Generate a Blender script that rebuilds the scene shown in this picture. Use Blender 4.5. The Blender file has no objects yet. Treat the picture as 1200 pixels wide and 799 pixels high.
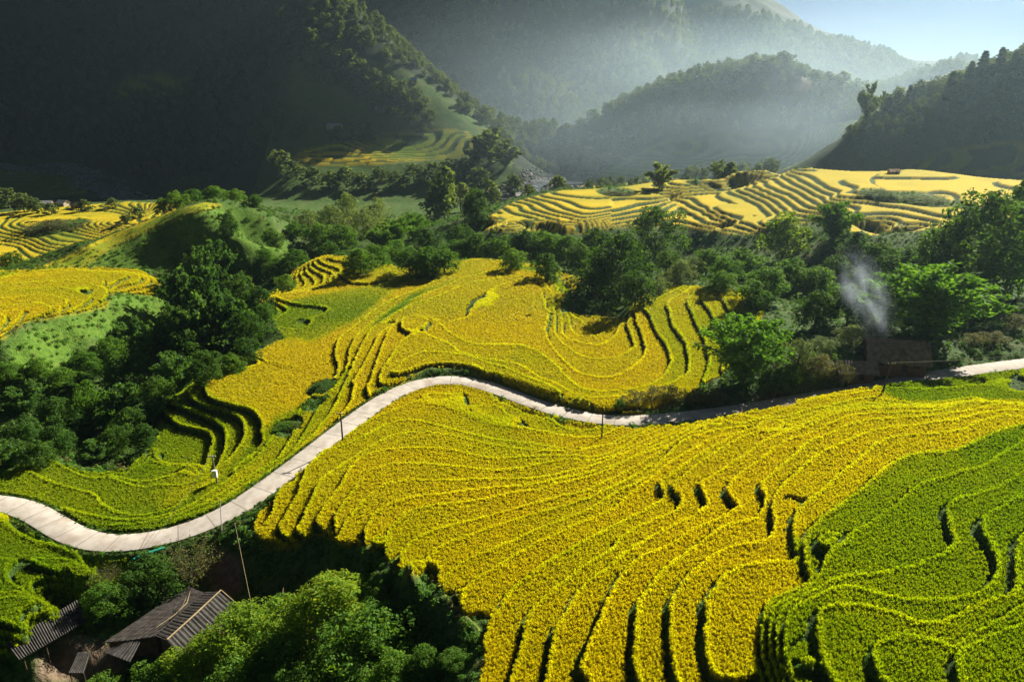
import bpy, math, random
import numpy as np
R = math.radians
rng = np.random.default_rng(7)
random.seed(7)
scn = bpy.context.scene
COL = scn.collection

# ---------------------------------------------------------------- camera, sky, sun, exposure
CAMZ, PITCH, FPX = 66.0, R(20.0), 900.0
cam = bpy.data.objects.new('camera', bpy.data.cameras.new('camera'))
COL.objects.link(cam)
cam.location = (0, 0, CAMZ)
cam.rotation_euler = (R(90) - PITCH, 0, 0)
cam.data.sensor_width = 36.0
cam.data.lens = 36.0 * FPX / 1200.0
cam.data.clip_start = 1.0
cam.data.clip_end = 12000.0
scn.camera = cam
SUN_EL, SUN_AZ = R(30.0), R(41.0)          # azimuth measured clockwise from straight ahead (+Y)
world = bpy.data.worlds.new('World'); scn.world = world
world.use_nodes = True
wn = world.node_tree
for n in list(wn.nodes): wn.nodes.remove(n)
sky = wn.nodes.new('ShaderNodeTexSky'); sky.sky_type = 'NISHITA'; sky.sun_disc = False
sky.sun_elevation = SUN_EL; sky.sun_rotation = SUN_AZ
sky.altitude = 1500; sky.air_density = 0.35; sky.dust_density = 0.0; sky.ozone_density = 3.0
bg = wn.nodes.new('ShaderNodeBackground'); bg.inputs[1].default_value = 0.05
wo = wn.nodes.new('ShaderNodeOutputWorld')
hz = wn.nodes.new('ShaderNodeMix'); hz.data_type = 'RGBA'; hz.blend_type = 'MULTIPLY'; hz.inputs[0].default_value = 1.0
hz.inputs[7].default_value = (.40, .365, .355, 1)          # grey tint added to dim the sky and deepen the shadows
wn.links.new(sky.outputs[0], hz.inputs[6]); wn.links.new(hz.outputs[2], bg.inputs[0]); wn.links.new(bg.outputs[0], wo.inputs[0])
sun = bpy.data.objects.new('sun', bpy.data.lights.new('sun', 'SUN'))
COL.objects.link(sun)
sun.data.energy = 5.0; sun.data.angle = R(0.6); sun.data.color = (1.0, 0.93, 0.80)
sun.rotation_euler = (R(90) - SUN_EL, 0, math.pi - SUN_AZ)
sun.location = (600, 700, 500)
scn.view_settings.view_transform = 'Standard'; scn.view_settings.look = 'None'
scn.view_settings.exposure = 1.35; scn.view_settings.gamma = 1.0
scn.view_settings.use_curve_mapping = False
scn.cycles.use_denoising = True
scn.cycles.max_bounces = 6; scn.cycles.diffuse_bounces = 2; scn.cycles.glossy_bounces = 2
scn.cycles.transmission_bounces = 3; scn.cycles.volume_bounces = 0; scn.cycles.transparent_max_bounces = 8
scn.cycles.volume_step_rate = 4.0

# ---------------------------------------------------------------- survey helpers
CP, SP = math.cos(PITCH), math.sin(PITCH)
def ray(px, py):
    r = (np.asarray(px, float) - 600) / FPX; v = -(np.asarray(py, float) - 399.5) / FPX
    return r, CP + v * SP, -SP + v * CP
def at_z(px, py, z):
    dx, dy, dz = ray(px, py); t = (z - CAMZ) / dz
    return dx * t, dy * t
def at_y(px, py, y):
    dx, dy, dz = ray(px, py); t = y / dy
    return dx * t, dz * t + CAMZ
def project(x, y, z):
    w = z - CAMZ
    dep = y * CP - w * SP
    return 600 + FPX * x / dep, 399.5 - FPX * (y * SP + w * CP) / dep
def pts(s): return np.array([[float(c) for c in p.split(',')] for p in s.split()])
def resample(p, step):
    d = np.r_[0, np.cumsum(np.hypot(*np.diff(p, axis=0).T))]
    n = max(2, int(d[-1] / step) + 1)
    t = np.linspace(0, d[-1], n)
    return np.c_[np.interp(t, d, p[:, 0]), np.interp(t, d, p[:, 1])]

# terrace lips surveyed as level lines: height, then image points of the line
LIPS = []
def L(z, s): LIPS.append((z, s))
k8 = lambda k: 0.8 + 0.8 * k
# foreground hill
L(k8(0), '425,500 445,490 466,482 480,476 496,473 520,475.5 544,480 564,491 586,499 604,503 632,507 658,512 680,515.7 700,515 712,510 730,502')
L(k8(0), '348,566 330,575 323,588 321,602 310,618 297,629')
L(k8(1), '760,503 740,510 722,520 706,525 686,528 660,528 632,523 596,519 570,515 546,509 520,502 500,497 480,493 468,495 452,500 430,512 405,524 382,530 368,542 357,554 355,564 351,580 340,598 328,622')
L(k8(2), '712,524 700,526 672,532 648,531 624,530 600,527 570,522 542,515 520,511 496,508 480,509 460,513 444,520 425,532 405,545 388,556 374,568 367,585 359,602 350,626')
L(k8(3), '790,496 775,505 760,512 748,514 730,526 716,533 696,538 668,536 640,536 610,538 586,540 564,537 540,532 520,528 490,527 460,528 440,532 420,540 410,552 398,574 380,598 372,612')
L(k8(4), '800,500 780,510 760,517 740,526 720,536 700,542 686,542 664,541 640,545 616,550 586,553.6 560,552 536,549 520,548 490,545 460,546 432,554 423,564 408,586 394,606')
L(k8(5), '812,500 780,514 760,523 740,530 720,538 696,548 676,553 650,559 624,563 600,564 550,564.4 520,565 480,566 454,569 440,578 420,596 413,605 404,618 395,638')
L(k8(6), '825,498 800,508 780,519 760,528 746,536 730,544 706,552 686,558 664,562 640,567 616,571 580,574 540,578 520,582 490,584 466,590 450,596 438,606 429,622 427,648')
L(k8(7), '840,497 815,508 790,521 770,528 760,532 740,540 716,552 696,560 676,565 650,570 632,577 616,578 586,583 570,587 544,592 520,594 494,598 476,604 456,623 454,644 450,664 445,678')
L(k8(8), '1200,445 1160,450 1120,457 1072,458 1035,457 1026,459 1000,464 980,466 952,470 930,477 912,485 884,494 868,488 844,491 812,506 795,519 780,529 760,540 740,552 720,562 700,571 684,579 660,584 632,591 604,599 580,606 550,614 520,622 500,628 480,640 470,652 469,672 470,692')
L(k8(9), '1200,476 1160,473 1140,468 1112,472 1080,477 1046,472 1020,468 1000,470 970,478 940,483 926,490 890,493 866,500 860,497 826,506 800,514 776,530 760,550 750,556 730,568 704,580 676,592 650,599 600,613 560,627 520,642 499,660 495,678 494,698')
L(k8(10), '918,496 904,497 880,504 862,503 830,508 804,518 780,536 760,560 740,572 720,580 694,599 640,620 592,640 574,648 540,664 522,679 513,696 512,706')
L(k8(11), '926,500 912,500 866,509 834,516 806,532 782,546 760,566 740,580 720,599 680,617 628,640 600,656 586,666 560,680 546,692 539,708 537,722 538,732 552,752')
L(k8(12), '928,502 916,496 890,500 872,508 850,518 820,534 800,548 772,568 774,575 782,583 770,592 752,603 735,611 720,619 680,640 640,664 624,676 610,686 596,698 586,714 574,730 568,752 564,770 560,797')
L(k8(13), '930,504 920,507 884,509 860,520 836,534 814,548 786,572 790,578 800,586 796,598 790,603 742,623 720,639 720,646 692,662 672,676 652,692 636,706 620,722 616,734 614,752 608,770 600,798')
L(k8(14), '1096,481 1060,480 1020,481 986,485 960,495 946,503 934,506 916,509 898,518 872,536 844,554 820,570 826,586 828,596 815,606 777,625 745,643 720,661 718,664 700,678 686,688 676,700 664,720 654,734 650,742 646,764 641,796')
L(k8(15), '1132,474 1100,483 1064,486 1030,487 1000,489 972,499 955,508 938,514 926,516 904,530 884,546 860,564 850,577 858,588 864,597 857,603 840,613 812,623 785,643 750,656 729,675 718,694 708,714 698,740 688,762 680,788')
L(k8(16), '1200,479 1180,476 1160,478 1130,485 1108,488 1080,491 1050,493 1020,495 990,502 968,513 948,520 934,532 910,554 890,571 893,580 899,590 892,602 886,611 864,615 844,621 802,653 782,666 765,686 747,710 747,720 744,739 742,772 745,792')
L(k8(17), '1200,484 1180,483 1152,486 1130,492 1110,497 1080,500 1050,503 1026,507 1006,514 980,525 960,534 940,550 920,568 905,586 905,602 908,620 902,634 879,640 859,643 839,651 820,666 802,683 785,710 786,720 785,749 788,774 792,797')
L(k8(18), '1200,492 1184,490 1166,492 1146,498 1130,506 1110,510 1084,512 1060,514 1040,517 1022,526 1000,546 980,562 956,582 936,600 929,613 929,628 932,645 936,659 920,662 894,663 867,667 846,680 837,695 827,710 829,717 827,749 829,779 839,797')
L(k8(19), '1200,501 1180,504 1160,512 1140,522 1120,530 1078,534 1058,538 1036,552 1008,578 978,598 960,612 946,628 940,645 944,665 951,684 927,697 902,708 896,719 892,749 894,774 902,797')
L(k8(20), '1200,520 1180,530 1160,544 1144,552 1124,556 1100,564 1084,568 1064,580 1045,599 1017,617 990,632 977,642 966,660 962,676 950,690 926,705 904,717 901,740 901,770 910,797')
L(k8(21), '1200,556 1170,572 1140,584 1120,588 1107,598 1112,620 1119,640 1102,656 1070,667 1035,675 990,680 968,688 932,707 914,719 910,740 910,770 918,797')
L(k8(22), '1200,584 1180,592 1169,600 1154,607 1147,620 1157,637 1169,662 1167,680 1159,690 1144,701 1109,707 1067,707 1037,702 1010,695 992,690 966,698 940,711 923,721 919,742 919,770 926,797')
L(k8(23), '1210,620 1196,632 1190,645 1189,670 1192,692 1180,704 1167,706 1149,712 1119,727 1099,734 1072,733 1050,722 1022,716 1000,712 972,714 960,720 956,732 958,760 965,785 972,799')
L(k8(24), '1200,712 1172,730 1150,742 1134,752 1119,764 1099,757 1079,752 1057,747 1035,754 1022,764 1022,774 1030,797')
L(k8(25), '1200,735 1159,749 1134,762 1119,774 1122,797')
# middle hill
L(1.6, '461,440 470,428 480,420 500,414 520,415 540,417 550,419 570,426 594,433 616,443 634,449 648,456 662,466 670,476')
L(0.8, '444,448 448,434 460,418 468,404 474,400 484,392 494,386 500,392 520,402 528,404 538,414 560,420 590,426 606,428 620,436 632,444 650,450 668,461 678,466 700,468 730,466 760,459 785,452 806,440 808,425 804,404 788,382 782,356')
L(0.0, '436,448 442,426 449,404 456,388 470,376 486,372 506,374 518,382 526,390 540,399 560,405 590,405 610,405 626,411 640,420 656,434 668,447 680,457 704,461 740,458 764,452 780,440 787,424 780,404 768,388 761,368 760,360')
L(-0.8, '414,448 424,434 433,418 446,392 460,383 480,374 500,372 520,379 546,374 560,356 570,344 590,334 610,331 626,334 637,344 637,357 644,364 642,375 640,386 644,402 656,420 676,438 700,444 720,443 740,433 750,424 757,414 752,394 743,367')
L(-1.6, '376,500 388,486 397,469 400,460 408,448 412,430 420,414 428,398 434,387 452,374 480,360 510,349 530,341 550,333 580,328 604,324 630,327 640,336 649,346 651,356 649,366 652,378 650,390 652,396 660,404 676,416 694,422 716,422 734,416 744,406 741,396 735,380')
L(-2.4, '350,522 356,512 366,494 380,469 396,452 405,440 409,425 411,410 418,395 430,384 452,368 480,354 510,342 546,326 570,320 596,317 620,318 640,323 652,332 657,345 656,358 658,370 659,392 668,399 686,405 704,406 716,400 726,386 732,374')
L(-3.2, '328,538 344,512 346,498 350,482 372,460')
L(-4.0, '290,548 304,534 326,506 326,494 336,480')
L(1.6, '832,424 825,398 814,376 806,354')
L(2.4, '858,400 850,392 838,376 823,352')
L(3.2, '868,388 859,376 848,353')
L(-4.2, '304,428 292,432 268,438 250,444 240,451 241,460 248,468 264,474 280,477 294,480 302,488 307,498 306,508')
L(-5.4, '226,452 223,460 228,470 240,477 260,482 278,488 287,498 288,512 282,524 268,542 258,549')
L(-6.6, '198,468 206,478 216,479 230,485 246,492 260,500 266,512 264,528 258,544')
L(-7.8, '208,498 220,503 236,505 248,509 250,518 248,528 242,548 240,558')
L(-3.6, '300,411 340,398 358,391 380,388 404,376 440,348 480,328')
# lower left, above and below the road
L(-4.8, '0,560 20,552 34,554 50,562 70,570 96,577 112,582 118,590 128,597 144,604 164,606.5 184,603 204,597')
L(-5.6, '32,548 54,539 70,546 86,554 102,561 116,563 130,560 144,567 162,572 192,571 212,571 232,566')
L(-6.4, '144,562 166,568 184,564 210,557 230,550')
L(-7.2, '144,558 160,550 176,542 180,530')
L(-4.0, '0,600 24,610 48,626 64,640 88,650 112,656 144,656')
L(-3.2, '0,656 24,658 50,666 70,672 84,679 98,686')
L(-2.4, '0,698 23,695 42,704 54,709 60,721')
L(-1.6, '0,730 26,737')
# upper right hill
for i, s in enumerate(['962,213 972,219 981,228', '939,210 956,219 977,230', '918,205 932,215 950,224 967,234', '903,205 920,217 940,226 959,238',
        '887,206 904,219 926,228 945,240', '872,207 884,218 904,227 920,232 934,243', '860,209 872,218 896,228 912,237 923,248',
        '849,211 858,219 880,229 900,238 914,250 913,258', '841,217 852,224 876,233 894,242 903,254 901,264',
        '816,227 838,225 848,233 870,242 889,254 884,264', '816,234 830,246 856,258 870,266', '798,235 816,244 844,257 840,266', '785,238 804,246 830,261']):
    L(8.4 - 1.2 * i, s)
for i, s in enumerate(['651,238 666,245 684,250', '634,239 648,246 672,252', '622,240 630,246 650,252 680,258',
        '608,241 614,247 640,254 672,260', '595,245 602,250 626,255 656,263', '584,248 590,254 616,262',
        '573,253 578,262 604,268', '563,260 568,270']):
    L(-2.4 - 0.7 * i, s)
# left field
L(-2.0, '0,367 28,365 26,372 14,384 0,394')
L(-2.8, '0,360 30,358 48,357 58,360 63,365')
L(-3.6, '0,352 24,349 52,347 70,349 78,354 78,360 70,364')
L(-4.4, '0,344 30,341 70,338 88,342 100,348 106,352 90,362')
L(-5.2, '0,336 40,332 80,330 108,334 122,338 126,346 118,354')
L(-6.0, '0,328 40,323 80,319 108,319 120,326 122,334')

# single heights (image point, height) and far points (image point, distance)
SPOT_Z = '''400,320,-3.2 460,316,-3.4 500,314,-3.4 540,310,-3.2 560,305,-3.2 586,307,-3.2 610,311,-3.4 644,316,-3.6 680,326,-4.5
352,338,-7.5 362,338,-6.7 374,335,-5.9 384,331,-5.1 396,322,-4.2 376,302,-4.0 400,300,-3.2 416,306,-3.2 340,330,-9 416,294,-4
320,350,-4.4 350,344,-4.2 390,335,-3.9 330,372,-4.6 360,365,-4.3 400,352,-3.8 430,340,-3.6 345,385,-4.2 300,395,-6 305,375,-9
700,375,-4.2 690,370,-5.2 670,368,-4.4 665,340,-5.5 672,322,-6.5 720,360,-9 740,345,-8 690,350,-9.5 760,335,-4 810,333,0 850,338,2.5 880,350,3.2
760,350,-1 800,345,0.8 900,400,5 900,430,5.2 870,430,3.6 930,430,7 960,420,8.5 940,400,7.5
330,672,-1.8 400,700,-0.2 300,700,-4.2 270,640,-2.8 262,670,-4.2 480,770,3.4 520,795,6 440,740,0.6 360,690,-1.4 350,664,-0.2 310,652,-0.8 400,668,1.6 430,690,2.4 470,715,4.4 500,735,5.8 520,760,7.0 540,790,8.6 380,650,1.6 360,648,1.0 450,700,4.0 410,660,2.6
290,625,-0.6 280,612,-1.2 250,690,-6 200,720,-6.4 150,760,-6.8 100,730,-6.6 60,770,-6.8 20,790,-6 250,760,-6 350,770,-2.6 120,680,-5.4 160,670,-4.8 200,655,-3.6 90,700,-5.6
480,434,1.7 500,428,1.7 520,425,1.7 545,427,1.7 570,436,1.7 600,450,1.7 630,463,1.7 660,474,1.65 690,479,1.2 550,459,.65 520,461,.7 590,478,.65 500,462,.75 620,492,.6 281,457,-4.0 260,450,-4.1 300,440,-4.0 320,460,-3.9 340,440,-3.7 310,480,-4.1 334,409,-3.75 345,420,-3.7 300,420,-4.1 360,425,-3.6 214,521,-8.5 200,515,-8.6 225,530,-8.4 190,540,-8.3 1000,745,19.5 985,760,19.5 1010,770,19.6 1000,730,19.4 980,735,19.4 975,780,19.4 1070,770,20.3 1060,785,20.3 1090,780,20.3 1160,775,21.1 1140,790,21.1 1190,770,21.2 868,730,15.5 870,765,15.5 872,790,15.5 852,790,15.35 812,787,14.7 768,792,13.9 718,790,13.0 858,700,15.45 872,690,15.6 936,740,18.75 940,770,18.75 935,725,18.7 590,380,-0.5 600,362,-0.6 620,392,-0.5 572,388,-0.4 604,345,-0.7 620,350,-0.7 370,520,-0.4 330,560,-0.8
100,390,-8.6 150,360,-8.4 60,430,-11.5 100,430,-15.5 20,430,-8.5 0,460,-13 150,420,-20 150,470,-20 60,480,-19 0,520,-15 60,520,-14 110,535,-11 150,545,-9.5 120,500,-17 200,400,-20 200,440,-17 240,420,-15 260,380,-18 300,350,-17 180,495,-14 195,480,-11 290,410,-9.5 280,425,-8 160,520,-10.5 200,535,-8.8 210,520,-8.8 235,520,-8.8
125,380,-9.6 170,345,-9.4 190,350,-11 150,322,-7 185,330,-9.5 130,340,-7.4 135,360,-7.2 160,318,-10 200,318,-11 120,312,-9.5 90,314,-8.6 60,316,-7.6 30,318,-7.4
240,290,-4 200,290,-4.5 280,290,-3 320,290,-6 340,300,-10 300,320,-12 240,330,-15
30,400,-4.6 60,385,-5.4 100,368,-5.6 20,412,-6
860,485,3.2 900,478,4.6 940,470.5,5.6 960,467,6.1 1000,460,6.8 1030,455,7.2 1070,452,6.9 1100,449,7.0 1150,443,7.05 1200,436,7.2
1000,434,5.6 1040,428,6.4 1060,425,6.8 1100,418,7.2 1150,410,7.6 1200,402,8 1200,345,2 1120,345,-1 1030,350,-4 960,350,-5 1060,300,-6 920,330,-6 900,310,-9 1000,300,-8 880,335,-4
1010,240,6.5 1040,250,5.8 1080,255,6 1110,262,6.6 1000,262,3.4 1050,268,3.6 1080,272,3.6 1000,278,0 1060,285,0 1100,230,8.2 1060,215,8.6 1000,205,9.0 1140,215,9 1190,212,9.4 1120,205,9.2 1072,200,9.3 1024,203,9.2 1160,240,8.5 1200,230,9.2 1100,250,7.4
980,204,9.2 960,199,9.3 930,198,9.2 900,199,8 870,203,6.2 850,206,4.8 830,210,3 800,212,0.4 760,216,-0.6 720,222,-1 690,224,-0.8 672,224,-1 650,224,-1.4 636,226,-1.9 620,230,-3 600,236,-4.2 580,244,-5.8 566,252,-7 556,264,-9
740,235,-1.8 760,240,-3 780,230,-1.6 720,240,-1.6 700,235,-1.2 800,222,-0.6 760,255,-6 790,262,-8 850,275,-9 900,280,-6 950,262,-1
700,285,-12 640,280,-12 600,285,-14 560,280,-15 520,290,-15 480,285,-15 440,290,-15 400,275,-17 760,290,-15 820,290,-14 880,300,-10 800,310,-9 860,320,-4 940,300,-9 380,262,-20 360,285,-14
530,262,-24 500,268,-23 460,262,-27 420,255,-28 480,250,-32 450,242,-34'''
SPOT_Y = '''240,238,338 225,241,334 260,238,342 290,246,345 320,262,345 200,250,330 150,268,320 100,290,300 50,312,285 0,326,275 300,300,318 270,262,322 230,262,312 340,285,345 210,287,307 172,297,303 140,303,300 285,280,330 360,270,370
70,265,481 30,262,490 0,262,500 130,262,470 20,290,440 60,285,440 100,275,455 0,300,420 150,252,520 60,250,529 100,240,560 0,250,540 75,240,567 200,240,520 170,235,580 280,238,560
130,215,800 60,215,800 0,215,800 0,195,880 60,192,890 130,195,880 200,190,900 300,190,860 240,215,760 300,225,680 350,238,600
0,178,960 100,180,960 200,178,960 0,120,1015 100,120,1015 200,120,1020 300,130,960 0,60,1065 100,60,1065 200,60,1075 300,60,1080 0,0,1110 100,0,1110 200,0,1115 300,0,1120 400,0,1120 500,0,1150 600,0,1190 700,0,1240 
340,187,690 360,180,705 400,172,715 450,164,735 500,158,740 540,158,735 556,166,720 550,180,705 520,185,700 450,185,695 400,190,690 350,195,680 330,200,670 400,220,640 450,215,650 500,210,660 560,205,670 600,190,680 590,170,720 620,205,690 600,225,620 550,235,600 500,235,610 420,235,610
360,40,800 400,70,795 440,95,785 480,112,775 505,132,765 430,120,770 380,90,785 350,130,760 400,145,750 300,150,800 340,70,830 330,20,860 460,140,755
600,140,1010 560,120,1030 520,110,1020 620,170,960 600,90,1070 700,90,1140 700,150,1000 660,175,900 700,190,780 750,60,1190 640,200,770 680,215,700 560,60,1080 500,60,1060
660,163,800 720,143,800 800,120,800 860,106,805 900,98,800 930,104,800 960,112,800 1000,128,790 1020,138,760 750,160,776 800,165,772 850,160,770 900,165,765 950,165,755 980,150,748 700,190,760 800,195,735 850,195,730 900,195,726 950,190,722 700,215,700 760,205,700 850,202,705
1010,160,600 1040,152,605 1060,146,605 1100,134,600 1130,124,605 1170,108,610 1200,97,610 1260,80,610 1040,170,584 1100,165,580 1150,160,580 1200,150,584 1000,190,590 1060,195,566 1120,198,560 1200,200,556 1300,190,556 
1060,108,900 1085,94,900 1110,86,900 1140,85,905 1165,90,900 1130,105,860 1060,125,850 1180,100,900 1020,120,880
830,0,1500 900,22,1500 960,42,1500 1040,62,1500 1100,82,1500 1165,88,1500 1230,92,1500 850,80,1330 900,100,1290 950,110,1290 1000,115,1250 1040,118,1200 780,90,1250 800,40,1370 880,60,1380 980,80,1380 780,0,1440 1080,105,1280 1150,105,1250'''
SPOT_XYZ = '''-300,1250,440 -100,1250,430 60,1270,410 -700,1150,330 -800,950,190 -1100,900,250 -600,1300,460 150,1400,350 -900,1300,460 -1000,1700,500 -300,1700,520 100,1750,430 300,1700,300 450,1800,230 800,1800,70 1200,1800,60 1600,1500,60 -800,2600,400 0,2600,400 700,2600,60 1500,2600,60 2500,2500,60 -2500,2500,450
-184,350,-16 -194,375,-28 -196,335,-18 -210,362,-28 -172,366,-14 -188,398,-29 -208,328,-19 -226,358,-29 -160,382,-12 -174,412,-28 -228,325,-22 -248,358,-30 140,1330,330 180,1290,280 250,1420,310 -600,800,-45 -900,700,60 -500,560,-32 -700,520,0 -420,420,-20 -560,300,5 -330,250,-4 -400,180,2 700,560,60 900,700,60 600,420,20 480,300,16 330,200,15 420,200,22 900,400,50 1100,1000,80 1500,1100,120 700,1000,30 850,1500,75
-115,297,-9 -95,296,-9 -75,296,-9 -55,295,-9 -35,295,-9 -15,295,-8.5 5,294,-8.5 22,290,-9 -90,318,-15 -60,318,-15 -30,318,-15 0,318,-14 25,315,-14 45,300,-13 -28,28,6 0,28,15 28,28,17.5 60,28,22 -60,28,-4 60,60,22 90,60,22 120,80,22 -70,60,-5 -95,60,-3 -120,90,-2 -150,120,-4 -200,140,-6 140,120,19 200,140,18 0,34,14.6 20,42,16.2 -40,40,-2 -30,45,1 -15,38,12 80,28,24 -85,28,0 110,28,24 -110,28,0 160,28,22 -160,28,4'''
ROAD = pts('''-60,583,-4.6 0,588.5,-4.2 22,591,-4.1 44,601,-3.9 62,614,-3.7 84,628,-3.5 104,636,-3.3 126,639,-3.1 152,638,-2.9 180,633,-2.6 210,626.5,-2.2 242,615,-1.7 262,605,-1.4 290,588,-0.9 320,565,-0.6
350,543,-0.3 376,522,-0.1 400,503,0 424,485,0.2 450,467,0.35 472,455,0.45 496,446.5,0.5 520,443,0.5 546,444.5,0.45 570,451,0.4 596,461,0.3 624,472,0.2 652,481.5,0.1 680,488.5,0.0 705,492,0 730,494,0.3 760,492.5,0.8 800,488.5,1.3 830,485,1.7 880,478.5,2.2 940,467.5,3.0 1000,457.5,4.2 1040,449.5,5.0 1070,444.5,5.6 1100,439,6.1 1150,432,6.6 1200,425.5,7.0 1260,418,7.4 1330,409,7.8''')
rx, ry = at_z(ROAD[:, 0], ROAD[:, 1], ROAD[:, 2])
road_w = np.c_[rx, ry, ROAD[:, 2]]

# ---------------------------------------------------------------- ground: thin-plate surface through the survey
C = []
for z, s in LIPS:
    p = resample(pts(s), 9.0)
    x, y = at_z(p[:, 0], p[:, 1], z)
    C.append(np.c_[x, y, np.full(len(x), z)])
for t in SPOT_Z.split():
    a, b, z = map(float, t.split(',')); x, y = at_z(a, b, z); C.append([[float(x), float(y), z]])
for t in SPOT_Y.split():
    a, b, y = map(float, t.split(',')); x, z = at_y(a, b, y); C.append([[float(x), y, float(z)]])
for t in SPOT_XYZ.split(): C.append([list(map(float, t.split(',')))])
C.append(road_w)
C = np.vstack(C)
C = C[C[:, 1] > 20]
def ab(x, y): return 4.0 * x / (y + 12.0), 4.0 * np.log(y)
ca, cb = ab(C[:, 0], C[:, 1])
def kern(r2): return 0.5 * r2 * np.log(r2 + 1e-12)
n = len(C)
K = kern((ca[:, None] - ca) ** 2 + (cb[:, None] - cb) ** 2)
# heights are relaxed a little, more where the ground is far away
K[np.arange(n), np.arange(n)] += 0.00002 + 0.0008 * (C[:, 1] > 480)
Pm = np.c_[np.ones(n), ca, cb]
A = np.zeros((n + 3, n + 3)); A[:n, :n] = K; A[:n, n:] = Pm; A[n:, :n] = Pm.T
sol = np.linalg.solve(A, np.r_[C[:, 2], 0, 0, 0])
def surf(x, y):
    x = np.asarray(x, float); y = np.asarray(y, float)
    a, b = ab(x.ravel(), y.ravel()); out = np.empty(a.size)
    for i in range(0, a.size, 4096):
        sl = slice(i, i + 4096)
        r2 = (a[sl, None] - ca) ** 2 + (b[sl, None] - cb) ** 2
        out[sl] = kern(r2) @ sol[:n] + sol[n] + sol[n + 1] * a[sl] + sol[n + 2] * b[sl]
    return out.reshape(x.shape)
Y0, Y1 = 30.0, 2500.0
NU, NV = 1280, 1200
ug = np.linspace(-1.2, 1.2, NU); vg = np.linspace(math.log(Y0), math.log(Y1), NV)
SU, SV = 4, 4
uc = np.linspace(-1.2, 1.2, (NU - 1) // SU + 2); vc = np.linspace(vg[0], vg[-1], (NV - 1) // SV + 2)
yc = np.exp(vc)[:, None] * np.ones_like(uc)[None]; xc = uc[None] * (yc + 12.0)
zc = surf(xc, yc)
def cubic(src, q, axis):
    # Catmull-Rom resampling of regularly spaced rows
    src = np.moveaxis(src, axis, 0); m = src.shape[0]
    i = np.clip(np.floor(q).astype(int), 0, m - 2); f = (q - i).reshape(-1, *([1] * (src.ndim - 1)))
    g = lambda j: src[np.clip(j, 0, m - 1)]
    p0, p1, p2, p3 = g(i - 1), g(i), g(i + 1), g(i + 2)
    o = p1 + 0.5 * f * (p2 - p0 + f * (2 * p0 - 5 * p1 + 4 * p2 - p3 + f * (3 * (p1 - p2) + p3 - p0)))
    return np.moveaxis(o, 0, axis)
qu = np.linspace(0, len(uc) - 1, NU); qv = np.linspace(0, len(vc) - 1, NV)
Z0 = cubic(cubic(zc, qv, 0), qu, 1)
Yg = np.exp(vg)[:, None] * np.ones(NU)[None]; Xg = ug[None] * (Yg + 12.0)

# ---------------------------------------------------------------- land cover and terraces
PXg, PYg = project(Xg, Yg, Z0)
def inside(poly, ylo, yhi):
    p = pts(poly); m = (Yg > ylo) & (Yg < yhi)
    m &= (PXg > p[:, 0].min()) & (PXg < p[:, 0].max()) & (PYg > p[:, 1].min()) & (PYg < p[:, 1].max())
    j = np.nonzero(m); X = PXg[j]; Y = PYg[j]; c = np.zeros(X.shape, bool)
    for (x1, y1), (x2, y2) in zip(p, np.roll(p, -1, 0)):
        if y1 == y2: continue
        c ^= ((y1 > Y) != (y2 > Y)) & (X < (x2 - x1) * (Y - y1) / (y2 - y1) + x1)
    out = np.zeros(PXg.shape, bool); out[j] = c
    return out
def box(a, k):
    a = a.astype(float)
    for ax in (0, 1):
        c = np.cumsum(np.pad(a, [(k + 1, k) if i == ax else (0, 0) for i in (0, 1)], 'edge'), axis=ax)
        a = (np.take(c, range(2 * k + 1, c.shape[ax]), ax) - np.take(c, range(0, c.shape[ax] - 2 * k - 1), ax)) / (2 * k + 1)
    return a
def vnoise(x, y, s, seed):
    g = np.random.default_rng(seed).random((256, 256)); x = x / s; y = y / s
    i = np.floor(x).astype(int); j = np.floor(y).astype(int); f = x - i; h = y - j
    f = f * f * (3 - 2 * f); h = h * h * (3 - 2 * h); w = lambda a, b: g[a & 255, b & 255]
    return (w(i, j) * (1 - f) + w(i + 1, j) * f) * (1 - h) + (w(i, j + 1) * (1 - f) + w(i + 1, j + 1) * f) * h
def fbm(x, y, s, seed, o=4):
    return sum(vnoise(x, y, s / 2 ** k, seed + k) * 0.5 ** k for k in range(o)) / (2 - 0.5 ** (o - 1)) - 0.5
BIG = '1400,860 552,860 570,770 562,732 534,706 506,674 470,668 446,646 428,638 396,634 370,620 342,640 316,638 299,624 296,616 330,572 380,530 410,506 455,470 490,453 530,449 600,471 660,494 740,503 800,499 850,490 900,479 960,466 1000,459 1040,453 1130,440 1200,430 1400,405'
MID = '690,482 640,470 590,448 545,430 500,431 455,452 400,490 350,533 290,580 240,606 180,621 110,627 60,595 0,577 -80,570 -80,556 0,557 50,538 110,556 150,552 178,525 196,500 190,468 222,446 262,436 300,412 334,398 318,372 300,352 330,340 345,316 380,300 416,302 470,314 560,304 610,309 650,317 690,330 662,344 655,368 735,374 745,350 790,335 850,338 900,352 880,400 845,440 800,466 740,486'
LOBE = '290,420 376,440 362,466 332,490 306,520 284,556 236,560 180,540 186,490 186,462 230,443'
DOWN = '-80,596 0,601 24,612 48,628 64,642 88,652 112,657 150,657 140,690 110,700 70,735 40,745 0,770 -80,800'
UP = '552,268 600,237 650,224 720,221 800,209 870,201 960,197 1072,198 1200,208 1340,215 1340,240 1150,258 1090,275 1000,280 985,250 940,262 890,275 850,275 800,265 720,266 660,274 600,272'
LEFT = '-160,322 0,318 40,317 108,314 160,316 188,330 182,346 130,343 124,358 90,366 62,370 30,376 10,392 0,398 -160,440'
RIDGE = '-160,335 0,325 50,312 100,290 150,268 200,249 240,238 262,240 215,256 170,272 130,292 95,313 40,318 0,320 -160,330'
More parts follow.
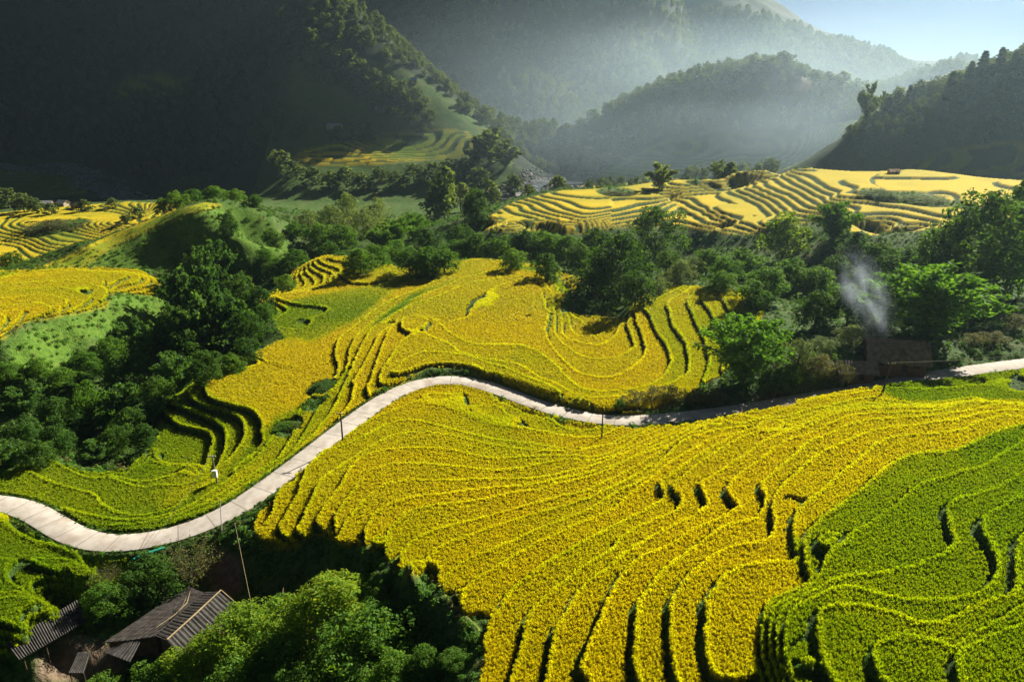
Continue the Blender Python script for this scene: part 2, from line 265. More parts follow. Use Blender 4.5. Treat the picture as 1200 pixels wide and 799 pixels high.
FLAT = '-160,320 0,322 60,306 120,288 180,264 240,240 150,237 60,243 0,250 -160,260'
KNOLL = '340,190 352,175 400,166 450,158 520,152 548,155 560,168 545,182 500,188 440,192 390,192'
regs = [(BIG, 28, 190, .8, 0, 1.0), (MID, 95, 320, .8, 0, 1.0), (LOBE, 110, 240, 1.2, .6, 1.0), (DOWN, 60, 130, .8, 0, 1.0), (UP, 280, 520, 1.2, 0, 1.0),
        ('552,268 600,237 650,224 716,221 716,266 660,274 600,272', 280, 520, .7, .4, 1.0), (LEFT, 180, 300, .8, .4, 1.0), (FLAT, 380, 640, .6, 0, .5), (KNOLL, 640, 800, 1.4, 0, .9),
        ('-160,232 -160,190 60,192 95,200 106,216 100,228 60,232', 600, 870, .9, 0, .6), ('780,168 860,160 930,165 960,150 1000,140 1012,150 985,170 940,197 860,202 700,222 660,216 720,196', 640, 800, 2.4, 0, .8),
        ('1040,114 1080,99 1110,87 1145,84 1172,90 1150,97 1110,102 1080,114', 820, 920, 2.0, 0, .8), ('1060,198 1110,176 1180,170 1260,170 1260,205', 540, 600, 2.0, 0, .8), ('130,116 150,98 190,94 225,102 215,112 170,118', 980, 1080, 5.0, 0, .7)]
Zt = Z0.copy(); rice = np.zeros_like(Z0); riser = np.zeros_like(Z0); edge = np.zeros_like(Z0); tread = np.zeros_like(Z0)
gy, gx = np.gradient(Z0); dY = np.gradient(Yg, axis=0); dX = np.gradient(Xg, axis=1); dXv = np.gradient(Xg, axis=0)
sx = gx / dX; sy = (gy - sx * dXv) / dY; slope = np.hypot(sx, sy)
wob = 0.07 * fbm(Xg, Yg, 9, 3) + 0.02 * fbm(Xg, Yg, 2.5, 13, 2)
for poly, ylo, yhi, st, off, amt in regs:
    m = inside(poly, ylo, yhi); soft = np.clip((box(m, 3) - 0.25) * 2, 0, 1) * amt
    q = (Z0 + wob * st - off) / st; k = np.floor(q); f = q - k
    w = np.clip(0.5 * slope / st * (1 if yhi < 330 else 5.0), 0.05, 0.35 if yhi < 330 else .5)
    s = np.clip((f - (1 - w)) / w, 0, 1); s = s * s * (3 - 2 * s)
    lip = 0.10 * np.clip(1 - f / 0.12, 0, 1)
    T = off + st * (k + s) + lip * (1 - s) + 0.0 * f
    Zt = Zt * (1 - soft) + T * soft
    riser = np.where(m, (s > 0.08) & (s < 0.97) | (f > 1 - w - np.clip(.35 * slope / st, 0, .15) * (yhi < 330)), riser)
    rice = np.where(m, 1.0, rice)
    edge = np.where(m & (yhi < 330), np.clip(1 - f / np.clip(.5 * slope / st, .05, .22), 0, 1), edge)
    tread = np.where(m, f, tread)
rice = np.where(inside(RIDGE, 250, 420), 0.6, rice)
ripe = np.full_like(Z0, 0.86)
GREEN = [('1400,470 1200,501 1160,512 1120,530 1058,538 1008,578 960,612 944,627 919,641 932,662 951,684 927,697 900,708 890,722 885,770 890,860 1400,860', 28, 120, .30),
 ('1028,452 1036,463 1060,470 1100,472 1150,468 1200,471 1400,465 1400,400 1200,424 1100,440', 70, 190, .22),
 ('316,372 345,350 400,341 470,327 486,326 445,352 412,378 362,402 345,396 330,400 320,395', 120, 320, .36),
 ('428,388 480,346 540,326 600,312 650,316 668,345 655,345 640,322 600,316 560,319 500,342 450,376', 150, 320, .24),
 ('-80,530 0,530 60,520 180,500 186,462 222,444 242,440 240,460 268,476 294,482 308,500 307,510 322,492 360,470 374,452 372,472 346,500 345,535 290,590 240,614 110,642 60,614 0,594 -80,588', 90, 240, .32),
 ('306,512 345,500 330,540 300,560 260,590 240,590 290,545', 90, 240, .45),
 ('396,470 380,500 350,530 330,545 345,512 366,480 396,440 410,430 412,450', 90, 240, .55),
 ('745,350 790,335 900,345 880,400 845,440 800,470 770,470 790,420 760,372', 100, 320, .62),
 ('-80,590 150,650 150,700 -80,810', 40, 140, .30),
 ('-160,340 0,327 50,314 100,292 150,270 200,250 240,238 262,240 215,256 170,272 130,292 95,313 40,318 0,320', 250, 420, .40),
 ('40,262 90,262 100,282 60,290 40,280', 380, 640, .55), ('-160,240 -160,186 110,190 110,232', 600, 870, .22), ('640,220 780,165 1015,138 990,170 940,200', 640, 800, .2), ('1040,200 1100,174 1260,168 1260,207', 540, 600, .2), ('120,120 150,96 230,96 220,116', 980, 1080, .35), ('420,160 540,152 560,170 540,184 440,188', 640, 800, .35)]
for poly, ylo, yhi, v in GREEN:
    ripe = np.where(inside(poly, ylo, yhi), v, ripe)
ripe = box(ripe, 2)
# each paddy ripens a little differently
terr = np.floor((Z0 + wob * .8) / .8)
ripe = np.clip(ripe + (np.modf(np.abs(np.sin(terr * 12.9898 + np.floor(Xg / 60) * 4.1) * 43758.5453))[0] - .5) * .16 * (rice > 0) + .55 * fbm(Xg, Yg, 24, 31) * (rice > 0), 0.02, 1)
# bushy islets and field corners left wild
for px, py, yy, rad in [(334, 470, 140, 3.2), (375, 430, 160, 3.5), (365, 445, 150, 3.0), (68, 267, 480, 17), (812, 222, 440, 5), (722, 236, 420, 11), (1030, 244, 350, 9), (1075, 252, 345, 13), (1050, 246, 348, 9)]:
    x, z = at_y(px, py, yy); hit = (np.hypot(Xg - x, (Yg - yy) * .7) < rad)
    rice = np.where(hit, 0, rice)
# natural roughness where nothing is farmed
wild = 1 - np.clip(box(rice > 0, 2), 0, 1)
far = np.clip((Yg - 480) / 500, 0, 1)
Zt += wild * (fbm(Xg, Yg, 14, 41) * 1.6 + fbm(Xg, Yg, 3, 51, 2) * .5 + far * (fbm(Xg, Yg, 160, 61) * (14 + 34 * np.clip((Yg - 850) / 250, 0, 1)) + fbm(Xg, Yg, 45, 71, 3) * 9))
# road bed
def densify(p, step):
    d = np.r_[0, np.cumsum(np.linalg.norm(np.diff(p[:, :2], axis=0), axis=1))]
    t = np.linspace(0, d[-1], int(d[-1] / step) + 1); i = np.linspace(0, len(p) - 1, len(p))
    out = np.stack([np.interp(t, d, p[:, c]) for c in range(3)], 1)
    for _ in range(40):
        out[1:-1] = .5 * out[1:-1] + .25 * (out[2:] + out[:-2])
    return out
road = densify(road_w, 1.0); ROADW = 4.5
def near_line(line, X, Y, reach):
    D = np.full(X.shape, 1e9); Zl = np.zeros(X.shape)
    for x, y, z in line:
        r = np.hypot(X - x, Y - y); b = r < D; D = np.where(b, r, D); Zl = np.where(b, z, Zl)
    return D, Zl
sel = np.nonzero((Yg > road[:, 1].min() - 12) & (Yg < road[:, 1].max() + 12) & (Xg > road[:, 0].min() - 10) & (Xg < road[:, 0].max() + 10))
rd, rz = near_line(road, Xg[sel], Yg[sel], 9)
rdist = np.full(Z0.shape, 1e9); rdist[sel] = rd
e = np.clip((rd - ROADW / 2 - .3) / 1.6, 0, 1); e = e * e * (3 - 2 * e)
Zt[sel] = Zt[sel] * e + (rz - .14) * (1 - e)
rice[sel] = np.where(rd < ROADW / 2 + .75, 0, rice[sel]); wild[sel] = np.where(rd < ROADW / 2 + .75, 1, wild[sel])
bare = np.zeros_like(Z0)
for poly, ylo, yhi in [('880,470 905,462 935,455 950,462 930,474 895,482 870,482', 90, 160), ('922,100 948,90 974,104 960,113 935,111', 740, 830), ('250,690 232,660 255,640 280,650 285,690 262,705', 70, 130), ('40,770 90,745 150,760 140,800 40,800', 50, 110)]:
    bare = np.where(inside(poly, ylo, yhi), 1, bare)
grass = np.zeros_like(Z0)
for poly, ylo, yhi in [('60,312 150,266 240,236 300,246 345,290 325,325 270,300 215,318 160,318', 270, 400), ('10,404 62,372 124,356 130,346 190,332 200,370 160,390 110,398 60,436 10,440', 170, 310)]:
    grass = np.where(inside(poly, ylo, yhi), 1, grass)
grass = box(grass, 3) * (rice < .4)
bare = box(bare, 2); rice = np.where(bare > .3, 0, rice)
UI, VI = (NU - 1) / (ug[-1] - ug[0]), (NV - 1) / (vg[-1] - vg[0])
def cell(x, y):
    x = np.asarray(x, float); y = np.asarray(y, float)
    return (np.log(y) - vg[0]) * VI, (x / (y + 12.0) - ug[0]) * UI
def lookup(F, x, y):
    j, i = cell(x, y)
    return F[np.clip(np.rint(j).astype(int), 0, NV - 1), np.clip(np.rint(i).astype(int), 0, NU - 1)]
def ground(x, y):
    j, i = cell(x, y); j = np.clip(j, 0, NV - 1.001); i = np.clip(i, 0, NU - 1.001)
    a = np.floor(j).astype(int); b = np.floor(i).astype(int); f = j - a; g = i - b
    return (Zt[a, b] * (1 - g) + Zt[a, b + 1] * g) * (1 - f) + (Zt[a + 1, b] * (1 - g) + Zt[a + 1, b + 1] * g) * f

# ---------------------------------------------------------------- node and mesh helpers
def mat(name):
    m = bpy.data.materials.new(name); m.use_nodes = True; t = m.node_tree
    for nd in list(t.nodes): t.nodes.remove(nd)
    return m, t
def N(t, kind, **kw):
    nd = t.nodes.new('ShaderNode' + kind)
    for k, v in kw.items():
        if k == 'ins':
            for a, b in v.items():
                if isinstance(b, bpy.types.NodeSocket): t.links.new(b, nd.inputs[a])
                else: nd.inputs[a].default_value = b
        else: setattr(nd, k, v)
    return nd
def mixc(t, f, a, b, mode='MIX'):
    nd = N(t, 'Mix', data_type='RGBA', blend_type=mode)
    for i, v in ((0, f), (6, a), (7, b)):
        if isinstance(v, bpy.types.NodeSocket): t.links.new(v, nd.inputs[i])
        else: nd.inputs[i].default_value = v if i == 0 or len(v) == 4 else (*v, 1)
    return nd.outputs[2]
def math_(t, op, a, b=None, c=None, clamp=False):
    nd = N(t, 'Math', operation=op, use_clamp=clamp)
    for i, v in enumerate((a, b, c)):
        if v is None: continue
        if isinstance(v, bpy.types.NodeSocket): t.links.new(v, nd.inputs[i])
        else: nd.inputs[i].default_value = v
    return nd.outputs[0]
def noise(t, scale, detail=3, coord=None, rough=.55):
    nd = N(t, 'TexNoise', ins={'Scale': scale, 'Detail': detail, 'Roughness': rough})
    if coord is not None: t.links.new(coord, nd.inputs['Vector'])
    return nd.outputs[0]
def rgbv(t, f, stops):
    nd = N(t, 'ValToRGB'); t.links.new(f, nd.inputs[0]); r = nd.color_ramp
    r.elements[0].position, r.elements[0].color = stops[0][0], (*stops[0][1], 1)
    r.elements[1].position, r.elements[1].color = stops[-1][0], (*stops[-1][1], 1)
    for p, c in stops[1:-1]:
        el = r.elements.new(p); el.color = (*c, 1)
    return nd.outputs[0]
def out(t, surf=None, vol=None):
    o = N(t, 'OutputMaterial')
    if surf is not None: t.links.new(surf, o.inputs[0])
    if vol is not None: t.links.new(vol, o.inputs[1])
def leafy(t, col, trans=.45, spec=.25, rough=.55, tmul=(1.25, 1.15, .35)):
    b = N(t, 'BsdfPrincipled', ins={'Base Color': col, 'Roughness': rough, 'Specular IOR Level': spec})
    tr = N(t, 'BsdfTranslucent'); t.links.new(mixc(t, 1.0, col, tmul, 'MULTIPLY'), tr.inputs[0])
    mx = N(t, 'MixShader', ins={0: trans, 1: b.outputs[0], 2: tr.outputs[0]})
    return mx.outputs[0]
def grid_mesh(name, X, Y, Z):
    me = bpy.data.meshes.new(name); nv, nu = X.shape
    idx = np.arange(nv * nu).reshape(nv, nu)
    q = np.stack([idx[:-1, :-1], idx[:-1, 1:], idx[1:, 1:], idx[1:, :-1]], -1).reshape(-1, 4)
    return fill(me, np.stack([X, Y, Z], -1).reshape(-1, 3), q)
def fill(me, co, q):
    co = np.ascontiguousarray(co, np.float32); q = np.ascontiguousarray(q, np.int32); k = q.shape[1]
    me.vertices.add(len(co)); me.vertices.foreach_set('co', co.ravel())
    me.loops.add(q.size); me.loops.foreach_set('vertex_index', q.ravel())
    me.polygons.add(len(q)); me.polygons.foreach_set('loop_start', np.arange(len(q), dtype=np.int32) * k)
    me.update(calc_edges=True); return me
def attr(me, name, v):
    a = me.attributes.new(name, 'FLOAT', 'POINT'); a.data.foreach_set('value', np.ascontiguousarray(v, np.float32).ravel())
def link(o, parent=None, **props):
    COL.objects.link(o)
    if parent is not None: o.parent = parent
    for k, v in props.items(): o[k] = v
    return o

# ---------------------------------------------------------------- ground
m, t = mat('ground')
A = lambda nm: N(t, 'Attribute', attribute_name=nm).outputs['Fac']
pos = N(t, 'NewGeometry').outputs['Position']
n1 = noise(t, .9, 4, pos); n2 = noise(t, .12, 3, pos); n3 = noise(t, 5.0, 2, pos)
ricec = rgbv(t, A('ripe'), [(0, (.075, .165, .010)), (.3, (.15, .23, .012)), (.6, (.36, .33, .012)), (1, (.62, .45, .008))])
ricec = mixc(t, .5, ricec, rgbv(t, n3, [(.3, (.35, .35, .35)), (.7, (1.25, 1.25, 1.25))]), 'MULTIPLY')
wildc = rgbv(t, n1, [(.25, (.018, .040, .008)), (.5, (.05, .105, .018)), (.75, (.11, .17, .035))])
wildc = mixc(t, rgbv(t, n2, [(.5, (0, 0, 0)), (.72, (.55, .55, .55))]), wildc, (.13, .12, .05))
wildc = mixc(t, A('grass'), wildc, rgbv(t, n1, [(.3, (.05, .115, .014)), (.55, (.10, .185, .02)), (.8, (.17, .21, .04))]))
forest = rgbv(t, n1, [(.3, (.010, .020, .007)), (.7, (.032, .050, .018))])
wildc = mixc(t, A('forest'), wildc, forest)
riserc = rgbv(t, n1, [(.3, (.020, .045, .008)), (.7, (.07, .125, .02))])
c = mixc(t, A('rice'), wildc, ricec); c = mixc(t, A('riser'), c, riserc)
c = mixc(t, A('bare'), c, rgbv(t, n1, [(.3, (.12, .085, .055)), (.7, (.24, .18, .12))]))
bmp = N(t, 'Bump', ins={'Strength': .8, 'Distance': .6, 'Height': noise(t, 2.2, 4, pos)})
b = N(t, 'BsdfPrincipled', ins={'Base Color': c, 'Roughness': .9, 'Specular IOR Level': .1, 'Normal': bmp.outputs[0]})
out(t, b.outputs[0])
# the canopy of far fields is part of the ground sheet; near fields get plants
near_rice = (rice > .5) & (Yg < 300)
me = grid_mesh('terrain', Xg, Yg, Zt + np.where((rice > .4) & ~near_rice & (riser < .5), .5, 0))
me.polygons.foreach_set('use_smooth', np.ones(len(me.polygons), bool))
attr(me, 'rice', box(rice > .4, 1)); attr(me, 'ripe', ripe); attr(me, 'riser', riser * (rice > .4)); attr(me, 'bare', bare); attr(me, 'grass', grass)
attr(me, 'forest', np.clip((Yg - 540) / 160, 0, 1) * wild * ~((Yg < 800) & (Xg > -230) & (Xg < 0)))
me.materials.append(m)
terrain = link(bpy.data.objects.new('terrain', me), kind='structure')

# ---------------------------------------------------------------- concrete road
m, t = mat('concrete_road')
pos = N(t, 'NewGeometry').outputs['Position']
c = rgbv(t, noise(t, .5, 5, pos), [(.3, (.38, .335, .285)), (.55, (.50, .45, .39)), (.75, (.56, .51, .45))])
al = N(t, 'Attribute', attribute_name='along').outputs['Fac']
c = mixc(t, math_(t, 'LESS_THAN', math_(t, 'FLOORED_MODULO', al, 5.0), .14), c, (.20, .17, .14))
c = mixc(t, rgbv(t, noise(t, .18, 3, pos), [(.54, (0, 0, 0)), (.66, (.65, .65, .65))]), c, (.34, .27, .21))
out(t, N(t, 'BsdfPrincipled', ins={'Base Color': c, 'Roughness': .85, 'Specular IOR Level': .2}).outputs[0])
tg = np.gradient(road[:, :2], axis=0); tg /= np.linalg.norm(tg, axis=1)[:, None]; nr = np.c_[-tg[:, 1], tg[:, 0]]
prof = [(-1, -.5), (-1, .0), (-.97, .025), (0, .06), (.97, .025), (1, .0), (1, -.5)]
jit = ROADW / 2 + .18 * fbm(road[:, 0], road[:, 1], 9, 5)
rv = np.stack([np.c_[road[:, :2] + nr * (jit * a)[:, None], road[:, 2] + h] for a, h in prof], 1)
me = grid_mesh('road', rv[..., 0], rv[..., 1], rv[..., 2]); me.materials.append(m)
attr(me, 'along', np.repeat(np.arange(len(road)) * 1.0, len(prof)) + .02)
link(bpy.data.objects.new('road', me), kind='structure')

# ---------------------------------------------------------------- rice
HID = bpy.data.collections.new('plant_patterns')
def rice_tuft(name, seed, blades, h, spread):
    r = np.random.default_rng(seed); V = []; F = []; G = []
    for _ in range(blades):
        a = r.uniform(0, 6.283); lean = r.uniform(.1, 1.0) * spread; hh = h * r.uniform(.75, 1.05); w = r.uniform(.018, .034) * 1.4
        d = np.array([math.cos(a), math.sin(a)]); p = np.array([-d[1], d[0]])
        base = d * r.uniform(0, .06); k0 = len(V); tw = r.uniform(-1, 1)
        for s, ww in ((0.25, 1), (.62, 1.1), (.9, 1.3), (1.0, .4)):
            c = base + d * lean * s ** 1.8; z = hh * (s - .28 * s ** 3 * lean / spread); q = p * w * ww * math.cos(tw * s) ; qz = w * ww * math.sin(tw * s)
            V += [(*(c - q), z - qz), (*(c + q), z + qz)]; G += [s, s]
        F += [(k0 + 2 * i, k0 + 2 * i + 1, k0 + 2 * i + 3, k0 + 2 * i + 2) for i in range(3)]
    me = fill(bpy.data.meshes.new(name), np.array(V), np.array(F)); attr(me, 'tip', G)
    me.materials.append(RICE); o = bpy.data.objects.new(name, me); HID.objects.link(o); return o
RICE, t = mat('rice_plant')
ri = N(t, 'Attribute', attribute_name='ripe', attribute_type='INSTANCER').outputs['Fac']
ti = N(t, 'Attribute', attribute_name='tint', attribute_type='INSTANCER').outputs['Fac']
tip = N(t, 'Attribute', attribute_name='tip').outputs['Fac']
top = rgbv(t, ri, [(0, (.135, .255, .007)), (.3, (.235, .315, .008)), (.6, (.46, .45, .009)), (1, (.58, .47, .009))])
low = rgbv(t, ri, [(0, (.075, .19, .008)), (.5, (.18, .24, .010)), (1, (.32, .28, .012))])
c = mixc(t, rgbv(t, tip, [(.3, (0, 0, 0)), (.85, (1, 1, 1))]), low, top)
c = mixc(t, .9, c, rgbv(t, ti, [(0, (.98, .97, .75)), (.2, (1.18, 1.15, .95)), (.68, (1.36, 1.34, 1.1)), (.74, (1.48, 1.52, 1.1)), (1, (1.85, 1.92, 1.28))]), 'MULTIPLY')  # upper stops put the backlit glow of the lip rows into the colour
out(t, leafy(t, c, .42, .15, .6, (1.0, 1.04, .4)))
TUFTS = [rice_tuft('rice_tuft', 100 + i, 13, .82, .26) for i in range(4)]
def scatter_nodes(name, objs):
    ng = bpy.data.node_groups.new(name, 'GeometryNodeTree')
    ng.interface.new_socket('Geometry', in_out='INPUT', socket_type='NodeSocketGeometry')
    ng.interface.new_socket('Geometry', in_out='OUTPUT', socket_type='NodeSocketGeometry')
    gi = ng.nodes.new('NodeGroupInput'); go = ng.nodes.new('NodeGroupOutput')
    join = ng.nodes.new('GeometryNodeGeometryToInstance')
    for o in objs:
        oi = ng.nodes.new('GeometryNodeObjectInfo'); oi.inputs[0].default_value = o; oi.inputs['As Instance'].default_value = True
        ng.links.new(oi.outputs['Geometry'], join.inputs[0])
    ip = ng.nodes.new('GeometryNodeInstanceOnPoints'); ng.links.new(gi.outputs[0], ip.inputs['Points'])
    ng.links.new(join.outputs[0], ip.inputs['Instance']); ip.inputs['Pick Instance'].default_value = True
    na = lambda nm, ty: (lambda nd: (setattr(nd, 'data_type', ty), setattr(nd.inputs[0], 'default_value', nm), nd)[2])(ng.nodes.new('GeometryNodeInputNamedAttribute'))
    k = na('pick', 'INT'); ng.links.new(k.outputs[0], ip.inputs['Instance Index'])
    s = na('size', 'FLOAT_VECTOR'); ng.links.new(s.outputs[0], ip.inputs['Scale'])
    r = na('turn', 'FLOAT_VECTOR'); er = ng.nodes.new('FunctionNodeEulerToRotation'); ng.links.new(r.outputs[0], er.inputs[0]); ng.links.new(er.outputs[0], ip.inputs['Rotation'])
    ng.links.new(ip.outputs[0], go.inputs[0]); return ng
def scatter(name, ng, npick, P, size, turn, ripe_v, tint, **props):
    me = bpy.data.meshes.new(name); me.vertices.add(len(P)); me.vertices.foreach_set('co', np.ascontiguousarray(P, np.float32).ravel())
    a = me.attributes.new('pick', 'INT', 'POINT'); a.data.foreach_set('value', rng.integers(0, npick, len(P)).astype(np.int32))
    for nm, v in (('size', size), ('turn', turn)):
        a = me.attributes.new(nm, 'FLOAT_VECTOR', 'POINT'); a.data.foreach_set('vector', np.ascontiguousarray(v, np.float32).ravel())
    attr(me, 'ripe', ripe_v); attr(me, 'tint', tint)
    o = link(bpy.data.objects.new(name, me), **props)
    md = o.modifiers.new('plants', 'NODES'); md.node_group = ng; return o
ng_rice = scatter_nodes('rice_scatter', TUFTS)
def rice_field(name, ylo, yhi, spacing, test, **props):
    P = []; lim = .95
    edges = list(np.geomspace(ylo, yhi, 6))
    for a, b_ in zip(edges[:-1], edges[1:]):
        s = spacing(0.5 * (a + b_)); xm = lim * (b_ + 12)
        xs = np.arange(-xm, xm, s); ys = np.arange(a, b_, s)
        x, y = np.meshgrid(xs, ys); x = x.ravel() + rng.uniform(-.42, .42, x.size) * s; y = y.ravel() + rng.uniform(-.42, .42, y.size) * s
        ok = (y > Y0 * 1.02) & (lookup(rice, x, np.maximum(y, Y0)) > .5) & (lookup(riser, x, np.maximum(y, Y0)) < .5) & test(x, np.maximum(y, Y0))
        x, y = x[ok], y[ok]; P.append(np.c_[x, y, ground(x, y) - .04, np.full(len(x), s), 0 * x])
        # the outermost row along each lip stands closer together
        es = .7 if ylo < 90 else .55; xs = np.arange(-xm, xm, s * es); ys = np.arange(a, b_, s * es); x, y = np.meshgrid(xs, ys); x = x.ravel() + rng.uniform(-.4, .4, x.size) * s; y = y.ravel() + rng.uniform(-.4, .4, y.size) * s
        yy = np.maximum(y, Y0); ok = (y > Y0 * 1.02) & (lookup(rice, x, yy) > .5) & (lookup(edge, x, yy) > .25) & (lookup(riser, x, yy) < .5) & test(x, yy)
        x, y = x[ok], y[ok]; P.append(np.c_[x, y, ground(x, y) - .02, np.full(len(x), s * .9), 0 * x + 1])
    P = np.vstack(P); k = len(P); s = P[:, 3] / .27; ed = P[:, 4]
    h = rng.uniform(.82, 1.15, k) * (1 + .25 * fbm(P[:, 0], P[:, 1], 3, 77, 2)) * (1 + .06 * ed)
    size = np.c_[s * 1.0, s * 1.0, h]; turn = np.c_[rng.normal(0, .10, k), rng.normal(0, .10, k), rng.uniform(0, 6.283, k)]
    tr = lookup(tread, P[:, 0], P[:, 1]); tint = np.where(ed > 0, np.clip(rng.uniform(.70, .94, k) + .35 * fbm(P[:, 0], P[:, 1], 7, 88, 2), .5, 1), np.clip(rng.uniform(0, .7, k) * (.82 + .22 * tr), 0, .7))  # lip tufts painted brighter as a backlit rim; interior tint darkens towards the lip
    print(name, k, int(ed.sum()))
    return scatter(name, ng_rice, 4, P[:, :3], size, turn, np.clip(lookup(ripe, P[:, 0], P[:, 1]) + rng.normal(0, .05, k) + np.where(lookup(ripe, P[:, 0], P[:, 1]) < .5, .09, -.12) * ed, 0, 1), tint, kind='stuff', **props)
inm = lambda poly, a, b_: (lambda M: (lambda x, y: lookup(M, x, y) > .5))(inside(poly, a, b_).astype(float))
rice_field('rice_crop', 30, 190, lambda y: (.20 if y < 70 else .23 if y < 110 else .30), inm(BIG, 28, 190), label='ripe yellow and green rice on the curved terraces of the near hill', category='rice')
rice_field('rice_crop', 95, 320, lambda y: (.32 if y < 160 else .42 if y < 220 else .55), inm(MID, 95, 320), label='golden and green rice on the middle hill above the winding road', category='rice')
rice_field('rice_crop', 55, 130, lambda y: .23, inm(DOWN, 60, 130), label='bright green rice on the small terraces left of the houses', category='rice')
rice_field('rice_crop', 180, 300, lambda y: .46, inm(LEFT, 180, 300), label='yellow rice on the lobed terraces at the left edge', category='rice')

# ---------------------------------------------------------------- plants: patterns
def leaf_material(name, stops, trans=.5, var=.45):
    m, t = mat(name)
    g = N(t, 'NewGeometry'); oi = N(t, 'ObjectInfo')
    c = rgbv(t, math_(t, 'ADD', math_(t, 'MULTIPLY', g.outputs['Random Per Island'], .6), math_(t, 'MULTIPLY', oi.outputs['Random'], .4)), stops)
    out(t, leafy(t, c, trans, .08, .7)); return m
LEAF_DARK = leaf_material('dark_leaves', [(0, (0.031, 0.082, 0.016)), (.5, (0.060, 0.138, 0.024)), (1, (0.120, 0.216, 0.034))])
LEAF_MID = leaf_material('green_leaves', [(0, (0.052, 0.130, 0.018)), (.5, (0.098, 0.221, 0.029)), (1, (0.208, 0.325, 0.039))])
LEAF_LIGHT = leaf_material('light_leaves', [(0, (0.092, 0.196, 0.017)), (.5, (0.172, 0.299, 0.023)), (1, (0.345, 0.380, 0.034))])
LEAF_PALE = leaf_material('pale_leaves', [(0, (0.078, 0.130, 0.046)), (.5, (0.143, 0.208, 0.078)), (1, (0.260, 0.325, 0.143))])
LEAF_OLIVE = leaf_material('olive_leaves', [(0, (0.060, 0.084, 0.024)), (.5, (0.132, 0.144, 0.054)), (1, (0.264, 0.252, 0.120))])
LEAF_DARKB = leaf_material('dark_bamboo_leaves', [(0, (0.036, 0.098, 0.023)), (.5, (0.072, 0.163, 0.039)), (1, (0.143, 0.260, 0.078))])
LEAF_BAMBOO = leaf_material('bamboo_leaves', [(0, (0.050, 0.138, 0.022)), (.5, (0.100, 0.237, 0.037)), (1, (0.200, 0.362, 0.062))])
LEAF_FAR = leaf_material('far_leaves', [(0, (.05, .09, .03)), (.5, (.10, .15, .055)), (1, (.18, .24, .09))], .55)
m, t = mat('bark'); BARK = m
out(t, N(t, 'BsdfPrincipled', ins={'Base Color': rgbv(t, noise(t, 6, 4), [(.3, (.05, .038, .026)), (.7, (.14, .11, .08))]), 'Roughness': .9}).outputs[0])
def unit(v): return v / (np.linalg.norm(v, axis=-1, keepdims=True) + 1e-9)
def cards(P, Nn, size, asp, r, droop=0.0):
    # one four-cornered leaf spray per point, facing roughly along Nn
    k = len(P); nn = unit(Nn + r.normal(0, .5, (k, 3)))
    u = unit(np.cross(nn, unit(r.normal(0, 1, (k, 3)) + [0, 0, -droop * 2]))); v = np.cross(nn, u)
    if droop: v = unit(v * [1, 1, .6] - [0, 0, droop]); u = unit(np.cross(v, nn))
    s = size * r.uniform(.6, 1.3, (k, 1))
    return np.stack([P - v * s * asp, P + u * s * .55 - v * s * .1, P + v * s * asp, P - u * s * .55 + v * s * .15], 1).reshape(-1, 3)
def cards_mesh(name, co, m):
    me = fill(bpy.data.meshes.new(name), co, np.arange(len(co)).reshape(-1, 4)); me.materials.append(m); return me
def tubes_mesh(name, paths, m, sides=6):
    V, F = [], []
    for p, rad in paths:
        p = np.array(p, float); tgt = unit(np.gradient(p, axis=0)); a = unit(np.cross(tgt, [0.31, .9, .17])); b_ = np.cross(tgt, a); k0 = len(V)
        for i in range(len(p)):
            for s in range(sides):
                an = 2 * math.pi * s / sides; V.append(p[i] + rad[i] * (a[i] * math.cos(an) + b_[i] * math.sin(an)))
        for i in range(len(p) - 1):
            for s in range(sides):
                F.append((k0 + i * sides + s, k0 + i * sides + (s + 1) % sides, k0 + (i + 1) * sides + (s + 1) % sides, k0 + (i + 1) * sides + s))
    me = fill(bpy.data.meshes.new(name), np.array(V), np.array(F)); me.polygons.foreach_set('use_smooth', np.ones(len(F), bool))
    me.materials.append(m); return me
def limb(a, b_, bend, k, r0, r1, r):
    t_ = np.linspace(0, 1, k)[:, None]; p = np.array(a) * (1 - t_) + np.array(b_) * t_; p += np.sin(t_ * math.pi) * r.normal(0, bend, 3)
    return p, np.linspace(r0, r1, k)
